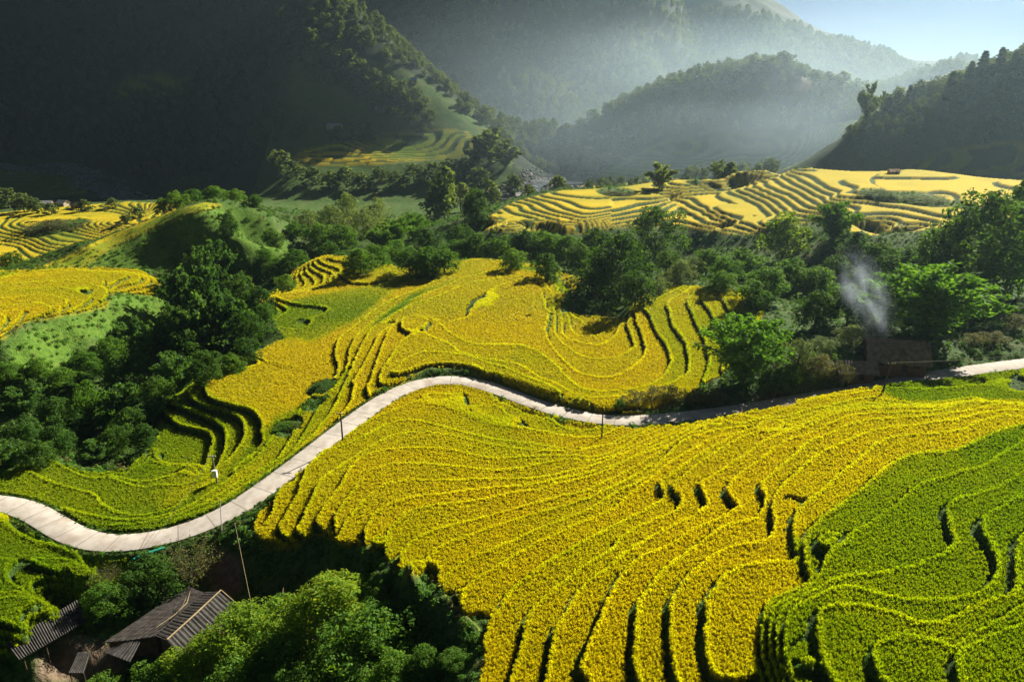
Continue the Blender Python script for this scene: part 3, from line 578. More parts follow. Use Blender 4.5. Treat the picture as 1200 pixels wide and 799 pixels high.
# every pattern is one unit tall and about one unit wide at scale 1
def pat_broad(seed, m, leaves=5200, size=.030, blobs=13, low=.28, wide=.5, lumpy=1.0):
    r = np.random.default_rng(seed); B = []
    for i in range(blobs):
        h = low + (1 - low) * (i + .5) / blobs; ring = wide * math.sqrt(max(.05, 1 - ((h - .52) / .56) ** 2)); a = i * 2.4 + r.uniform(-.5, .5); d = ring * r.uniform(.45, .8) * (0.35 if h > .85 else 1)
        B.append((d * math.cos(a), d * math.sin(a), min(h, .90), r.uniform(.15, .24) * lumpy))
    B.append((0, 0, .6, .26)); B = np.array(B)
    # each lobe breaks into smaller clumps
    sub = []
    for x, y, z, q in B:
        for _ in range(9):
            d = unit(r.normal(0, 1, 3) + [0, 0, .25]); sub.append((*(np.array([x, y, z]) + d * q * .82), q * r.uniform(.25, .48)))
    B2 = np.array(sub); w = np.r_[B[:, 3] ** 2 * .55, B2[:, 3] ** 2]; BB = np.vstack([B, B2])
    ch = r.choice(len(BB), leaves, p=w / w.sum()); d = unit(r.normal(0, 1, (leaves, 3)) + [0, 0, .3])
    P = BB[ch, :3] + d * BB[ch, 3:4] * r.uniform(.72, 1.06, (leaves, 1)); P[:, 2] = np.maximum(P[:, 2], .04)
    crown = cards_mesh('crown', cards(P, d, size, .95, r, .15), m)
    paths = [limb((0, 0, -.05), (r.normal(0, .03), r.normal(0, .03), .62), .02, 6, .030, .012, r)]
    for x, y, z, q in B[:7]: paths.append(limb((0, 0, r.uniform(.2, .45)), (x, y, z), .03, 5, .013, .004, r))
    return [('trunk', tubes_mesh('trunk', paths, BARK)), ('crown', crown)]
def pat_bamboo(seed, m, culms=46, leaves=150, size=.020, splay=.42):
    r = np.random.default_rng(seed); paths, P, D = [], [], []
    for i in range(culms):
        a = r.uniform(0, 6.283); rad = splay * math.sqrt(r.uniform(.02, 1)); hgt = (1 - .42 * (rad / splay) ** 1.6) * r.uniform(.86, 1.0); d = np.array([math.cos(a), math.sin(a), 0])
        t_ = np.linspace(0, 1, 10)[:, None]; s = t_[:, 0]
        z = hgt * (1.12 * s - .22 * s ** 5); rr = .05 * rad + rad * (s ** 1.5) * 1.0 + .05 * s ** 5
        p = d * rr[:, None]; p[:, 2] = z; paths.append((p, np.linspace(.005, .0015, 10)))
        q = r.beta(2.4, 1.15, leaves) ; c = np.stack([np.interp(q, s, p[:, k]) for k in range(3)], 1)
        sp = .055 * (1.15 - q)[:, None] + .012; off = r.normal(0, 1, (leaves, 3)) * sp * [1, 1, .8]
        P.append(c + off - [0, 0, .012]); D.append(unit(off + d * .03))
    return [('culms', tubes_mesh('culms', paths, m_culm, 4)), ('foliage', cards_mesh('foliage', cards(np.vstack(P), np.vstack(D), size, 1.25, r, .75), m))]
m, t = mat('bamboo_culm'); m_culm = m
out(t, N(t, 'BsdfPrincipled', ins={'Base Color': (.16, .17, .05, 1), 'Roughness': .6}).outputs[0])
def pat_twiggy(seed, m):
    r = np.random.default_rng(seed); paths, P, D = [], [], []
    for i in range(70):
        d = unit(r.normal(0, 1, 3) * [1, 1, .5] + [0, 0, .9]); e = d * [.52, .52, .95] * r.uniform(.7, 1.02); p, q = limb((0, 0, .02), e, .04, 6, .006, .001, r); paths.append((p, q))
        k = 34; s = r.uniform(.35, 1, k); c = np.stack([np.interp(s, np.linspace(0, 1, 6), p[:, j]) for j in range(3)], 1); o = r.normal(0, .035, (k, 3)); P.append(c + o); D.append(unit(o + [0, 0, .01]))
    return [('branches', tubes_mesh('branches', paths, BARK, 4)), ('foliage', cards_mesh('foliage', cards(np.vstack(P), np.vstack(D), .017, 1.1, r, .1), m))]
def pat_conifer(seed, m):
    r = np.random.default_rng(seed); k = 1500; h = r.uniform(.1, 1, k) ** .85; tier = .75 + .25 * np.sin(h * 44); a = r.uniform(0, 6.283, k)
    rad = .20 * (1.03 - h) ** .75 * tier * np.sqrt(r.uniform(.2, 1, k)) * (1 + .25 * np.sin(a * 3 + h * 20)); P = np.c_[rad * np.cos(a), rad * np.sin(a), h]
    return [('trunk', tubes_mesh('trunk', [limb((0, 0, -.05), (0, 0, .95), .01, 5, .02, .004, r)], BARK)), ('crown', cards_mesh('crown', cards(P, np.c_[np.cos(a), np.sin(a), .4 + 0 * a], .042, 1.0, r, .3), m))]
PAT = {
 'broad': [pat_broad(s, LEAF_MID, low=.16) for s in (1, 2, 3)], 'dark': [pat_broad(s, LEAF_DARK, low=.14, wide=.52) for s in (4, 5, 6)],
 'light': [pat_broad(s, LEAF_LIGHT, low=.18) for s in (7, 8)], 'pale': [pat_broad(s, LEAF_PALE, 4200, .026, low=.06, wide=.55) for s in (9, 10)],
 'olive': [pat_broad(s, LEAF_OLIVE, 3600, .026, low=.05, wide=.6) for s in (11, 12)], 'big': [pat_broad(s, LEAF_DARK, 9000, .021, 20, .16, .56, .85) for s in (13, 14)],
 'near': [pat_broad(s, LEAF_LIGHT, 9000, .022, 16, .14, .5) for s in (15, 16)], 'nearmid': [pat_broad(s, LEAF_MID, 9000, .022, 16, .1, .54) for s in (17, 18)],
 'bamboo': [pat_bamboo(s, LEAF_BAMBOO) for s in (20, 21)], 'plume': [pat_bamboo(s, LEAF_PALE, 30, 120, .024, .40) for s in (22, 23)], 'greenplume': [pat_bamboo(s, LEAF_MID, 34, 120, .024, .36) for s in (24, 25)],
 'darkbamboo': [pat_bamboo(s, LEAF_DARKB, 30, 150, .026, .40) for s in (40, 41, 42)], 'twiggy': [pat_twiggy(s, LEAF_OLIVE) for s in (26,)], 'tall': [pat_broad(27, LEAF_DARK, 4200, .024, 12, .12, .24, .62)],
 'far': [pat_broad(s, LEAF_FAR, 620, .075, 9, .15, .46) for s in (30, 31, 32, 33)], 'farplume': [pat_bamboo(s, LEAF_FAR, 16, 60, .05, .40) for s in (34, 35)],
 'conifer': [pat_conifer(s, LEAF_FAR) for s in (36, 37)],
}
for k_, lst in PAT.items():          # measure each pattern so that scale means metres
    for parts in lst:
        co = []
        for nm, me in parts:
            v = np.empty(len(me.vertices) * 3, np.float32); me.vertices.foreach_get('co', v); co.append(v.reshape(-1, 3))
        al = np.vstack(co); f = np.array([1, 1, 1.0]) / [2 * np.percentile(np.hypot(al[:, 0], al[:, 1]), 96)] * [1, 1, 0]; f[2] = 1 / np.percentile(al[:, 2], 99.5)
        for (nm, me), v in zip(parts, co): me.vertices.foreach_set('co', np.ascontiguousarray(v * f, np.float32).ravel()); me.update()
used = {}
WIDER = {'bamboo': 1.15, 'conifer': .9}
RATIO = {'olive': .7, 'pale': .75, 'twiggy': .8, 'tall': 1.9, 'conifer': 1.7, 'big': 1.0, 'dark': 1.0}
def plant(kind, name, px, ptop, y, wpx, label, cat='tree', group=None, bend=1.0):
    # stands where the survey puts it; height from where its top is seen
    best = None; fixed = y < 0; y = abs(y)
    for dy in np.linspace(0, .22, 23)[:1 if fixed else 23] * y:      # step nearer until the plant is as tall as its width asks
        for yy in (y - dy, y + dy * .4):
            x, zt = at_y(px, ptop, yy); x = float(x); zg = float(ground(np.array([x]), np.array([float(yy)]))[0]) - .15
            w = wpx * math.hypot(yy, CAMZ - zg) / FPX; h = float(zt) - zg; e = abs(math.log(max(h, .1) / (w * RATIO.get(kind, .85)))) + dy / y * 1.0
            if best is None or e < best[0] - 1e-6: best = (e, x, yy, zg, h, w)
    _, x, y, zg, h, w = best
    if h > 2.2 * w or h < .45 * w: print('check', kind, px, ptop, y, 'h %.1f w %.1f' % (h, w))
    h = min(max(h, .5 * w), 2.4 * w)
    root = link(bpy.data.objects.new(name, None), label=label, category=cat); root.empty_display_size = .5
    if group: root['group'] = group
    i = used[kind] = used.get(kind, -1) + 1
    for nm, me in PAT[kind][i % len(PAT[kind])]:
        link(bpy.data.objects.new(nm, me), root)
    root.location = (x, y, zg); k_ = WIDER.get(kind, 1.08); root.scale = (w * k_, w * k_, h); root.rotation_euler = (0, 0, (i * 2.17 + px * .1) % 6.283)
    return root

# ---------------------------------------------------------------- trees one can tell apart: kind, name, where, label
GG = 'trees of the dark left grove'; GB = 'trees of the belt behind the middle field'; GR = 'trees of the right belt'
def row(kind, name, label, spots, cat='tree', group=None):
    for s in spots.split():
        px, pt, y, w = map(float, s.split(','))
        plant(kind, name, px, pt, y, w, label, cat, group)
# left grove
row('dark', 'broadleaf_tree', 'dark green bushy tree crowded into the shaded grove of the left gully', '''275,322,236,42 300,337,238,36 195,347,206,34 290,366,206,42 215,387,182,44 285,396,186,38 165,407,178,44 240,412,176,42
 60,467,160,44 20,492,150,46 60,500,148,38 150,478,154,40 132,500,150,38 40,518,144,38 165,498,149,32 180,442,163,42''', group=GG)
row('darkbamboo', 'bamboo_clump', 'feathery dark bamboo clump with drooping tips in the left gully grove', '''250,283,264,38 230,291,250,38 205,315,226,42 240,319,222,46 262,345,206,48 222,349,200,46 250,377,190,50 180,379,192,42 150,374,206,36 200,414,172,52 140,449,160,44
 25,449,168,44 120,467,158,44 172,465,158,40 112,515,146,36 5,517,145,40 95,487,153,36 90,440,172,38''', 'bamboo', group='dark bamboo of the left grove')
row('broad', 'broadleaf_tree', 'mid green tree with a rounded lumpy crown in the left gully grove', '''125,397,196,36 130,422,176,40 95,412,186,36 70,432,178,36 100,447,166,42 270,415,180,32 310,357,226,26 325,302,286,30 345,292,300,28 310,292,292,24 335,322,266,26 40,420,190,30 5,425,185,34''', group=GG)
row('dark', 'broadleaf_tree', 'tall dark tree standing alone high on the grassy flank of the left hill', '265,250,318,26')
row('dark', 'broadleaf_tree', 'dark tree at the right foot of the left grassy hill', '318,268,312,26')
row('dark', 'broadleaf_tree', 'dark rounded tree at the left edge beside the valley paddies', '8,296,420,30')
row('broad', 'broadleaf_tree', 'green tree with leafy drooping branches hanging over the lower left green terraces', '72,506,146,30')
# belt behind the middle field
row('broad', 'broadleaf_tree', 'green bushy tree in the belt behind the crest of the middle field', '''420,292,300,38 440,287,305,34 465,282,310,38 400,264,330,34 375,262,336,34 345,260,345,24 500,290,308,42 535,282,312,42 590,277,320,42 640,272,322,46 520,292,300,34 600,292,303,34 665,277,318,42''', group=GB)
row('dark', 'broadleaf_tree', 'dark green tree in the belt between the middle field and the far right hill', '''560,274,320,40 615,270,322,42 480,292,300,34 640,297,298,34 680,286,290,38 540,262,345,34 500,268,335,34 700,268,302,46 385,284,310,30''', group=GB)
row('pale', 'broadleaf_tree', 'hazy pale green rounded tree in the loose wood right of the left hill', '''425,245,356,36 385,240,360,32 360,247,352,28 405,226,385,30 440,232,380,28''', group='pale trees right of the left hill')
row('greenplume', 'bamboo_clump', 'bright feathery green bamboo thicket left of the tall dark tree', '''462,256,342,40 485,250,350,36 445,268,330,34''', 'bamboo', 'feathery bamboo behind the middle field')
row('tall', 'broadleaf_tree', 'tall narrow dark tree rising at the left end of the far right hill', '557,221,372,30')
row('far', 'broadleaf_tree', 'pale spreading tree with a flat crown in the valley left of the tall dark tree', '520,196,480,34')
row('far', 'broadleaf_tree', 'rounded grey green tree below the pale spreading tree', '512,220,455,36')
row('big', 'broadleaf_tree', 'huge dark domed tree with a sunlit right rim in front of the far right hill', '768,243,304,66')
row('big', 'broadleaf_tree', 'huge dark lumpy tree at the corner of the middle field beside the shaded paddy', '728,275,258,86')
row('dark', 'broadleaf_tree', 'dark lower tree overhanging the shaded paddy of the middle field', '''708,298,240,52 748,318,222,46''', group='dark trees above the shaded paddy')
row('dark', 'broadleaf_tree', 'mid dark tree between the huge domed tree and the pale bushes', '784,292,268,34')
row('pale', 'shrub', 'pale grey green bush above the stepped slope right of the shaded paddy', '''800,306,256,34 772,326,228,30 815,302,270,32 786,318,242,28''', 'bush', 'pale bushes above the stepped slope')
# right belt
row('light', 'broadleaf_tree', 'bright yellow green round tree in front of the striped far hill', '925,250,300,58')
row('broad', 'broadleaf_tree', 'green leafy tree in the hazy belt between the stepped slope and the far right hill', '''830,292,276,38 850,302,262,42 872,292,272,46 900,314,246,50 886,330,226,40 930,304,252,54 958,314,240,50 846,318,244,34''', group=GR)
row('greenplume', 'bamboo_clump', 'spiky green bamboo standing right of the bright round tree', '982,238,326,52', 'bamboo')
row('dark', 'broadleaf_tree', 'dark tree in the smoky hollow behind the hut', '''1004,272,290,46 1032,284,275,50 1062,292,262,54 960,342,214,46 1000,334,222,52 1040,334,216,50 1075,300,240,46 985,300,262,46''', group='dark trees in the hollow behind the hut')
row('big', 'broadleaf_tree', 'great dark tree filling the right edge above the bamboo clump', '1165,226,196,118')
row('big', 'broadleaf_tree', 'dark spreading tree left of the great tree at the right edge', '1118,262,206,70')
row('broad', 'broadleaf_tree', 'green tree with a bright upper crown at the very right edge of the picture', '1205,216,212,70')
row('bamboo', 'bamboo_clump', 'large glossy bamboo clump with drooping plumes behind the hut', '1100,314,-163,124', 'bamboo')
row('bamboo', 'bamboo_clump', 'rounded bamboo clump beside the road left of the hut', '878,374,141,92', 'bamboo')
row('pale', 'shrub', 'soft grey green bush next to the hut', '''938,398,-146,40 965,396,-152,34 1000,390,-158,40 1022,380,-164,36''', 'bush', 'soft bushes left of the hut')
row('olive', 'shrub', 'yellowish olive bush in front of the hut roof', '''962,416,136,40 985,424,132,34''', 'bush', 'olive bushes in front of the hut')
row('dark', 'shrub', 'dark green bush at the foot of the roadside bamboo clump', '''922,428,138,34 905,432,140,28''', 'bush', 'dark bushes by the roadside bamboo')
row('olive', 'shrub', 'flowering weedy bush on the road verge below the stepped slope', '''742,458,147,26 765,453,147,30 790,452,147,28 815,455,147,28 838,458,147,26''', 'bush', 'weedy verge bushes')
row('broad', 'shrub', 'small bright green bush at the left end of the weedy verge', '727,468,147,14', 'bush')
row('olive', 'shrub', 'dry yellow green bush at the right edge behind the road', '''1190,385,-165,40 1165,398,-158,30 1142,402,-158,28''', 'bush', 'dry bushes at the right edge')
# houses and bottom trees
row('near', 'broadleaf_tree', 'bright yellow green tree with a round sunlit crown at the bottom, right of the roofs', '385,680,90,100')
row('near', 'broadleaf_tree', 'leafy light green tree covering the lower right corner of the ridged roof', '''290,716,84,88''')
row('nearmid', 'broadleaf_tree', 'soft grey green feathery tree at the bottom edge under the round sunlit tree', '432,722,82,112')
row('near', 'broadleaf_tree', 'yellowish green tree at the bottom edge in front of the farmhouse', '232,750,80,76')
row('nearmid', 'broadleaf_tree', 'green tree at the bottom edge below the houses', '''330,745,79,84 395,766,76,90 275,770,75,84 180,782,78,60 350,780,74,80 460,770,76,70 120,790,78,50''', group='trees along the bottom edge')
row('nearmid', 'shrub', 'small leafy bush in the dark gully right of the bottom trees', '''472,706,90,46 502,760,82,44 536,766,80,36 330,700,90,40 445,690,92,36''', 'bush', 'bushes in the dark gully')
row('twiggy', 'shrub', 'grey twiggy half bare bush between the road and the roofs', '222,634,104,60', 'bush')
row('twiggy', 'shrub', 'thin pale twiggy bush left of the leafy tree between the roofs', '122,664,104,36', 'bush')
row('nearmid', 'broadleaf_tree', 'dense green tree standing between the left roof and the main roof', '118,684,99,50')
row('dark', 'shrub', 'dark leafy bush below the road beside the main roof', '''170,650,105,44 186,665,101,44 150,672,102,38''', 'bush', 'dark bushes below the road')
# valley and far slopes
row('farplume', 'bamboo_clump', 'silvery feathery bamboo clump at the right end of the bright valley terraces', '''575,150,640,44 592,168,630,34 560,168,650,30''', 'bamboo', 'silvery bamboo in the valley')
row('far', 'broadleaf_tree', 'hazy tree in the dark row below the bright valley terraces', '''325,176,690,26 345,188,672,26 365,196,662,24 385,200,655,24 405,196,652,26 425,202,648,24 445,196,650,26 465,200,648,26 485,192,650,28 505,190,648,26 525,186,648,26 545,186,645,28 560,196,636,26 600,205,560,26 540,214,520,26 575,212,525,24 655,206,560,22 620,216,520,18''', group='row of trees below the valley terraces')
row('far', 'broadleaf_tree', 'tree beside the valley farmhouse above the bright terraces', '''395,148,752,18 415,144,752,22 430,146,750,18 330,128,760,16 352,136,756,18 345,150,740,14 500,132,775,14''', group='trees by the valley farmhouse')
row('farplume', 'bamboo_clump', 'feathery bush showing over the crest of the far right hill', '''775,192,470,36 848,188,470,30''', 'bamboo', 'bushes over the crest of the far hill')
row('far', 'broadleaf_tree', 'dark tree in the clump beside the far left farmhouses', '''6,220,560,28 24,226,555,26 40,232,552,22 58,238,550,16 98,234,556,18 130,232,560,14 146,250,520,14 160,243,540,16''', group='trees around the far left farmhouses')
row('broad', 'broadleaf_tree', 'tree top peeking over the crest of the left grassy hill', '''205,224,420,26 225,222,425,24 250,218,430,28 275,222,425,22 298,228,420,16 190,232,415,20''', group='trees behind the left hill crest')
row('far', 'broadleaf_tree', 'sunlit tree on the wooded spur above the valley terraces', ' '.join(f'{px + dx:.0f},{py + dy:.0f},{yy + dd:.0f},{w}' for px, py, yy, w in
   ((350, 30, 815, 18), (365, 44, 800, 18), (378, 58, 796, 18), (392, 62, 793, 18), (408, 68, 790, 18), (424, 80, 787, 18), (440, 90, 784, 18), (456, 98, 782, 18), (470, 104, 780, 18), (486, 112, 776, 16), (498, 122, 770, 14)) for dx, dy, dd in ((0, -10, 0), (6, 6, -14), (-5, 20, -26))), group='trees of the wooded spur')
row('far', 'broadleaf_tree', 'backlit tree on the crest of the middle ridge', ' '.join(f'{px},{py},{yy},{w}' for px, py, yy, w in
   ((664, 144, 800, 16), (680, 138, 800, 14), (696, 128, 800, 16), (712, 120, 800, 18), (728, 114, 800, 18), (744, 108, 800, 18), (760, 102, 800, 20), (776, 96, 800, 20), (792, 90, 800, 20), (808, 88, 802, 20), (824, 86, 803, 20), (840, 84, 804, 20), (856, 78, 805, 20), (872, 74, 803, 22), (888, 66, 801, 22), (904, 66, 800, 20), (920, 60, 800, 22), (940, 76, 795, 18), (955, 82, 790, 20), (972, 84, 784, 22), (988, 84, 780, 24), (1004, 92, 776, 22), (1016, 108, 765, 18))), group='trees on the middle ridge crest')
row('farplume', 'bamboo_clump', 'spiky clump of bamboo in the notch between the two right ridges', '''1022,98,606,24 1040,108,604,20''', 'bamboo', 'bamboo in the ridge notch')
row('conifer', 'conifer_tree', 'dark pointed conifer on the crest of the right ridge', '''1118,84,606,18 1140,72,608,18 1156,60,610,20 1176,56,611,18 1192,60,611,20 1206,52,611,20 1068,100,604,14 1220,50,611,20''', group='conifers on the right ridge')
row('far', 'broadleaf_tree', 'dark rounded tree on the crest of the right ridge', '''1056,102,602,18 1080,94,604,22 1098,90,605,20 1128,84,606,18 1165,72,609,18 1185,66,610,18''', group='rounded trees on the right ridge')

# ---------------------------------------------------------------- woods and ground cover nobody could count
def joined(parts, name):
    V, Fm, mi, mats, o = [], [], [], [], 0
    for nm, me in parts:
        k = len(me.vertices); co = np.empty(k * 3, np.float32); me.vertices.foreach_get('co', co); q = np.empty(len(me.loops), np.int32); me.loops.foreach_get('vertex_index', q)
        V.append(co.reshape(-1, 3)); Fm.append(q.reshape(-1, 4) + o); mi.append(np.full(len(me.polygons), len(mats), np.int32)); mats.append(me.materials[0]); o += k
    me = fill(bpy.data.meshes.new(name), np.vstack(V), np.vstack(Fm)); [me.materials.append(a) for a in mats]; me.polygons.foreach_set('material_index', np.concatenate(mi))
    ob = bpy.data.objects.new(name, me); HID.objects.link(ob); return ob
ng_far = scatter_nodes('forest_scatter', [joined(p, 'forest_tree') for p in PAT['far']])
def strew(ylo, yhi, s, test):
    P = []
    for a in np.geomspace(ylo, yhi, 9)[:-1]:
        b_ = a * (yhi / ylo) ** (1 / 8); xm = .95 * (b_ + 12); st = s(.5 * (a + b_)); x, y = np.meshgrid(np.arange(-xm, xm, st), np.arange(a, b_, st))
        x = x.ravel() + rng.uniform(-.5, .5, x.size) * st; y = y.ravel() + rng.uniform(-.5, .5, y.size) * st; ok = test(x, y); P.append(np.c_[x[ok], y[ok]])
    P = np.vstack(P); return P
wildb = box(rice > 0, 3)
open_land = inside('700,215 640,200 700,170 800,172 900,170 1000,172 960,200 860,205 760,220', 545, 730) | inside('-160,262 -160,172 60,180 140,195 200,225 190,260', 560, 900) | inside('1000,205 1040,180 1200,172 1300,180 1300,205', 480, 560) | inside('900,160 990,110 1030,120 1000,160 930,180', 640, 760)
P = strew(640, 1500, lambda y: 9.5, lambda x, y: (lookup(wildb, x, y) < .3) & (lookup(open_land, x, y) < .5) & (fbm(x, y, 90, 91, 3) > np.where(y > 900, -.34, -.18)) & (lookup(bare, x, y) < .2) & ~((y < 800) & (x > -215) & (x < -15) & ((y < 775) | (x < -60))) & ~((y < 740) & (x > -300) & (x < 60) & (lookup(Zt, x, y) < -8)))
h = rng.uniform(7, 14, len(P)); print('forest', len(P))
scatter('forest', ng_far, 4, np.c_[P, ground(P[:, 0], P[:, 1]) - .4], np.c_[h * .8, h * .8, h], np.c_[0 * h, 0 * h, rng.uniform(0, 6.28, len(P))], 0 * h, rng.random(len(P)), kind='stuff', label='dark forest covering the mountain slopes across the valley', category='forest')
P = strew(500, 640, lambda y: 8.0, lambda x, y: (x > 120) & (lookup(wildb, x, y) < .3) & (lookup(open_land, x, y) < .5) & (lookup(Zt, x, y) > 8))
h = rng.uniform(5, 8.5, len(P)); print('forest2', len(P))
scatter('forest', ng_far, 4, np.c_[P, ground(P[:, 0], P[:, 1]) - .4], np.c_[h * .9, h * .9, h], np.c_[0 * h, 0 * h, rng.uniform(0, 6.28, len(P))], 0 * h, rng.random(len(P)), kind='stuff', label='shaded wood on the right ridge behind the far hill', category='forest')
def tuftlet(name, seed, m, k=70, size=.13):
    r = np.random.default_rng(seed); d = unit(r.normal(0, 1, (k, 3)) + [0, 0, .7]); d[:, 2] = abs(d[:, 2]); P = d * r.uniform(.35, 1, (k, 1)) * [.55, .55, .8]
    o = bpy.data.objects.new(name, cards_mesh(name, cards(P, d, size, 1.1, r, .05), m)); HID.objects.link(o); return o
ng_scrub = scatter_nodes('scrub_scatter', [tuftlet('scrub_tuft', 60, LEAF_MID), tuftlet('scrub_tuft', 61, LEAF_DARK), tuftlet('scrub_tuft', 62, LEAF_BAMBOO), tuftlet('scrub_tuft', 63, LEAF_OLIVE, 50, .11)])
hutz = inside('985,425 1010,400 1060,398 1085,420 1060,445 1000,450', 110, 170) | inside('10,745 90,700 230,672 290,700 220,790 20,800', 60, 125)
for (a, b_, s, h0, h1, lab) in ((32, 130, 1.0, .35, 1.1, 'low weeds and scrub on the shaded banks of the near gully and the road verge'), (130, 330, 1.9, .5, 1.6, 'low scrub and grass on the banks around the middle hill and the left gully'), (330, 520, 3.6, .6, 2.2, 'low scrub on the slopes between the far hill and the left hill')):
    P = strew(a, b_, lambda y: s, lambda x, y: (lookup(rice, x, y) < .7) & (lookup(rdist, x, y) > ROADW / 2 + .5) & (lookup(bare, x, y) < .25) & (lookup(hutz, x, y) < .5) & (fbm(x, y, 12, 95, 3) > -.22) & ((lookup(grass, x, y) + lookup(rice, x, y) < .4) | (rng.random(len(x)) < .75)))
    h = rng.uniform(h0, h1, len(P)) * (1 + 1.0 * fbm(P[:, 0], P[:, 1], 10, 97)); print('scrub', len(P))
    scatter('ground_cover', ng_scrub, 4, np.c_[P, ground(P[:, 0], P[:, 1]) - .1], np.c_[h * 1.3, h * 1.3, h], np.c_[0 * h, 0 * h, rng.uniform(0, 6.28, len(P))], 0 * h, rng.random(len(P)), kind='stuff', label=lab, category='ground cover')
P = np.argwhere((riser > .5) & (rice > .4) & (Yg < 200) & (rng.random(riser.shape) < .10)); P = np.c_[Xg[P[:, 0], P[:, 1]], Yg[P[:, 0], P[:, 1]]]
h = rng.uniform(.18, .5, len(P)); print('riser weeds', len(P))
scatter('bank_grass', ng_scrub, 4, np.c_[P, ground(P[:, 0], P[:, 1]) - .05], np.c_[h * 1.3, h * 1.3, h], np.c_[0 * h, 0 * h, rng.uniform(0, 6.28, len(P))], 0 * h, rng.random(len(P)), kind='stuff', label='green weeds on the earth risers between the terraces', category='grass')

ii = np.repeat(np.arange(len(road)), 7); sd = rng.choice([-1, 1], len(ii)); of = ROADW / 2 + rng.gamma(1.5, .3, len(ii)) - .12
tgr = np.gradient(road[:, :2], axis=0); tgr /= np.linalg.norm(tgr, axis=1)[:, None]; nrr = np.c_[-tgr[:, 1], tgr[:, 0]]
P = road[ii, :2] + nrr[ii] * (sd * of)[:, None] + tgr[ii] * rng.uniform(-.5, .5, (len(ii), 1)); ok = (P[:, 1] > 32) & (fbm(P[:, 0], P[:, 1], 6, 99) > -.18); P = P[ok]; h = rng.uniform(.15, .55, len(P))
scatter('verge_grass', ng_scrub, 4, np.c_[P, ground(P[:, 0], P[:, 1]) - .02], np.c_[h * 1.3, h * 1.3, h], np.c_[0 * h, 0 * h, rng.uniform(0, 6.28, len(P))], 0 * h, rng.random(len(P)), kind='stuff', label='weeds growing along both edges of the concrete road', category='grass')

# ---------------------------------------------------------------- air
def volume_box(name, lo, hi, density, color, aniso, label, cat):
    x0, y0, z0 = lo; x1, y1, z1 = hi
    V = np.array([(x, y, z) for z in (z0, z1) for y in (y0, y1) for x in (x0, x1)]); F = np.array([(0, 2, 3, 1), (4, 5, 7, 6), (0, 1, 5, 4), (2, 6, 7, 3), (0, 4, 6, 2), (1, 3, 7, 5)])
    me = fill(bpy.data.meshes.new(name), V, F); m, t = mat(name)
    v = N(t, 'VolumePrincipled', ins={'Color': (*color, 1), 'Density': density, 'Anisotropy': aniso}); out(t, None, v.outputs[0])
    me.materials.append(m); return link(bpy.data.objects.new(name, me), kind='stuff', label=label, category=cat)
volume_box('haze', (-3400, -200, -95), (3400, 2700, 560), .00008, (.56, .80, .95), .70, 'pale bluish morning haze filling the valley', 'haze')

def mist(c, rad, density, label, wisp=2.2, name='mist', color=(.62, .82, .95), lo=.30):
    V, F = [], []; nu, nv = 20, 10
    for j in range(nv + 1):
        ph = math.pi * j / nv
        for i in range(nu): th = 2 * math.pi * i / nu; V.append((math.sin(ph) * math.cos(th), math.sin(ph) * math.sin(th), math.cos(ph)))
    for j in range(nv):
        for i in range(nu): F.append((j * nu + i, (j + 1) * nu + i, (j + 1) * nu + (i + 1) % nu, j * nu + (i + 1) % nu))
    me = fill(bpy.data.meshes.new(name), np.array(V), np.array(F)); m, t = mat(name)
    p = N(t, 'TexCoord').outputs['Object']; ln = N(t, 'VectorMath', operation='LENGTH'); t.links.new(p, ln.inputs[0])
    f = N(t, 'MapRange', interpolation_type='SMOOTHERSTEP', ins={'Value': ln.outputs['Value'], 1: .95, 2: .15, 3: 0.0, 4: 1.0}).outputs[0]
    f = math_(t, 'MULTIPLY', f, N(t, 'MapRange', ins={'Value': noise(t, wisp, 3, p), 1: lo, 2: .72, 3: lo * .8 if lo < .35 else 0.0, 4: 1.3}).outputs[0])
    out(t, None, N(t, 'VolumePrincipled', ins={'Color': (*color, 1), 'Density': math_(t, 'MULTIPLY', f, density), 'Anisotropy': .6}).outputs[0])
    me.materials.append(m); o = link(bpy.data.objects.new(name, me), kind='stuff', label=label, category=name); o.location = c; o.scale = rad; return o
mist((210, 900, 10), (640, 420, 175), .0013, 'bright morning mist hanging before the right mountain ridges')
mist((190, 690, -4), (380, 125, 70), .0018, 'low streak of mist lying in the valley behind the far hill')

# ---------------------------------------------------------------- things people made
def simple(name, stops, scale=3.0, rough=.85, spec=.2, metal=0.0):
    m, t = mat(name); pos = N(t, 'TexCoord').outputs['Object']
    out(t, N(t, 'BsdfPrincipled', ins={'Base Color': rgbv(t, noise(t, scale, 4, pos), stops), 'Roughness': rough, 'Specular IOR Level': spec, 'Metallic': metal}).outputs[0]); return m
M_ROOF = simple('weathered_fibre_roof', [(.3, (.020, .017, .015)), (.5, (.042, .036, .031)), (.75, (.085, .073, .064))], 1.6)
M_ROOF2 = simple('grey_tile_roof', [(.3, (.03, .028, .025)), (.7, (.085, .078, .07))], 1.2)
M_ROOFH = simple('brown_thatch_roof', [(.3, (.12, .09, .065)), (.7, (.27, .215, .165))], 1.2)
M_WOOD = simple('old_wood', [(.3, (.07, .045, .028)), (.7, (.17, .115, .07))], 2.5)
M_BEAM = simple('pale_bamboo_beam', [(.3, (.25, .19, .10)), (.7, (.40, .31, .17))], 2.0)
M_POLE = simple('concrete_pole', [(.3, (.16, .14, .12)), (.7, (.27, .25, .22))], 2.0)
M_DARKPOLE = simple('dark_wooden_pole', [(.3, (.035, .024, .018)), (.7, (.08, .06, .045))], 3.0)
M_WHITE = simple('white_paint', [(.3, (.66, .66, .64)), (.7, (.80, .80, .78))], 2.0, .6)
M_METAL = simple('grey_metal', [(.3, (.22, .23, .24)), (.7, (.34, .35, .36))], 3.0, .5, .4)
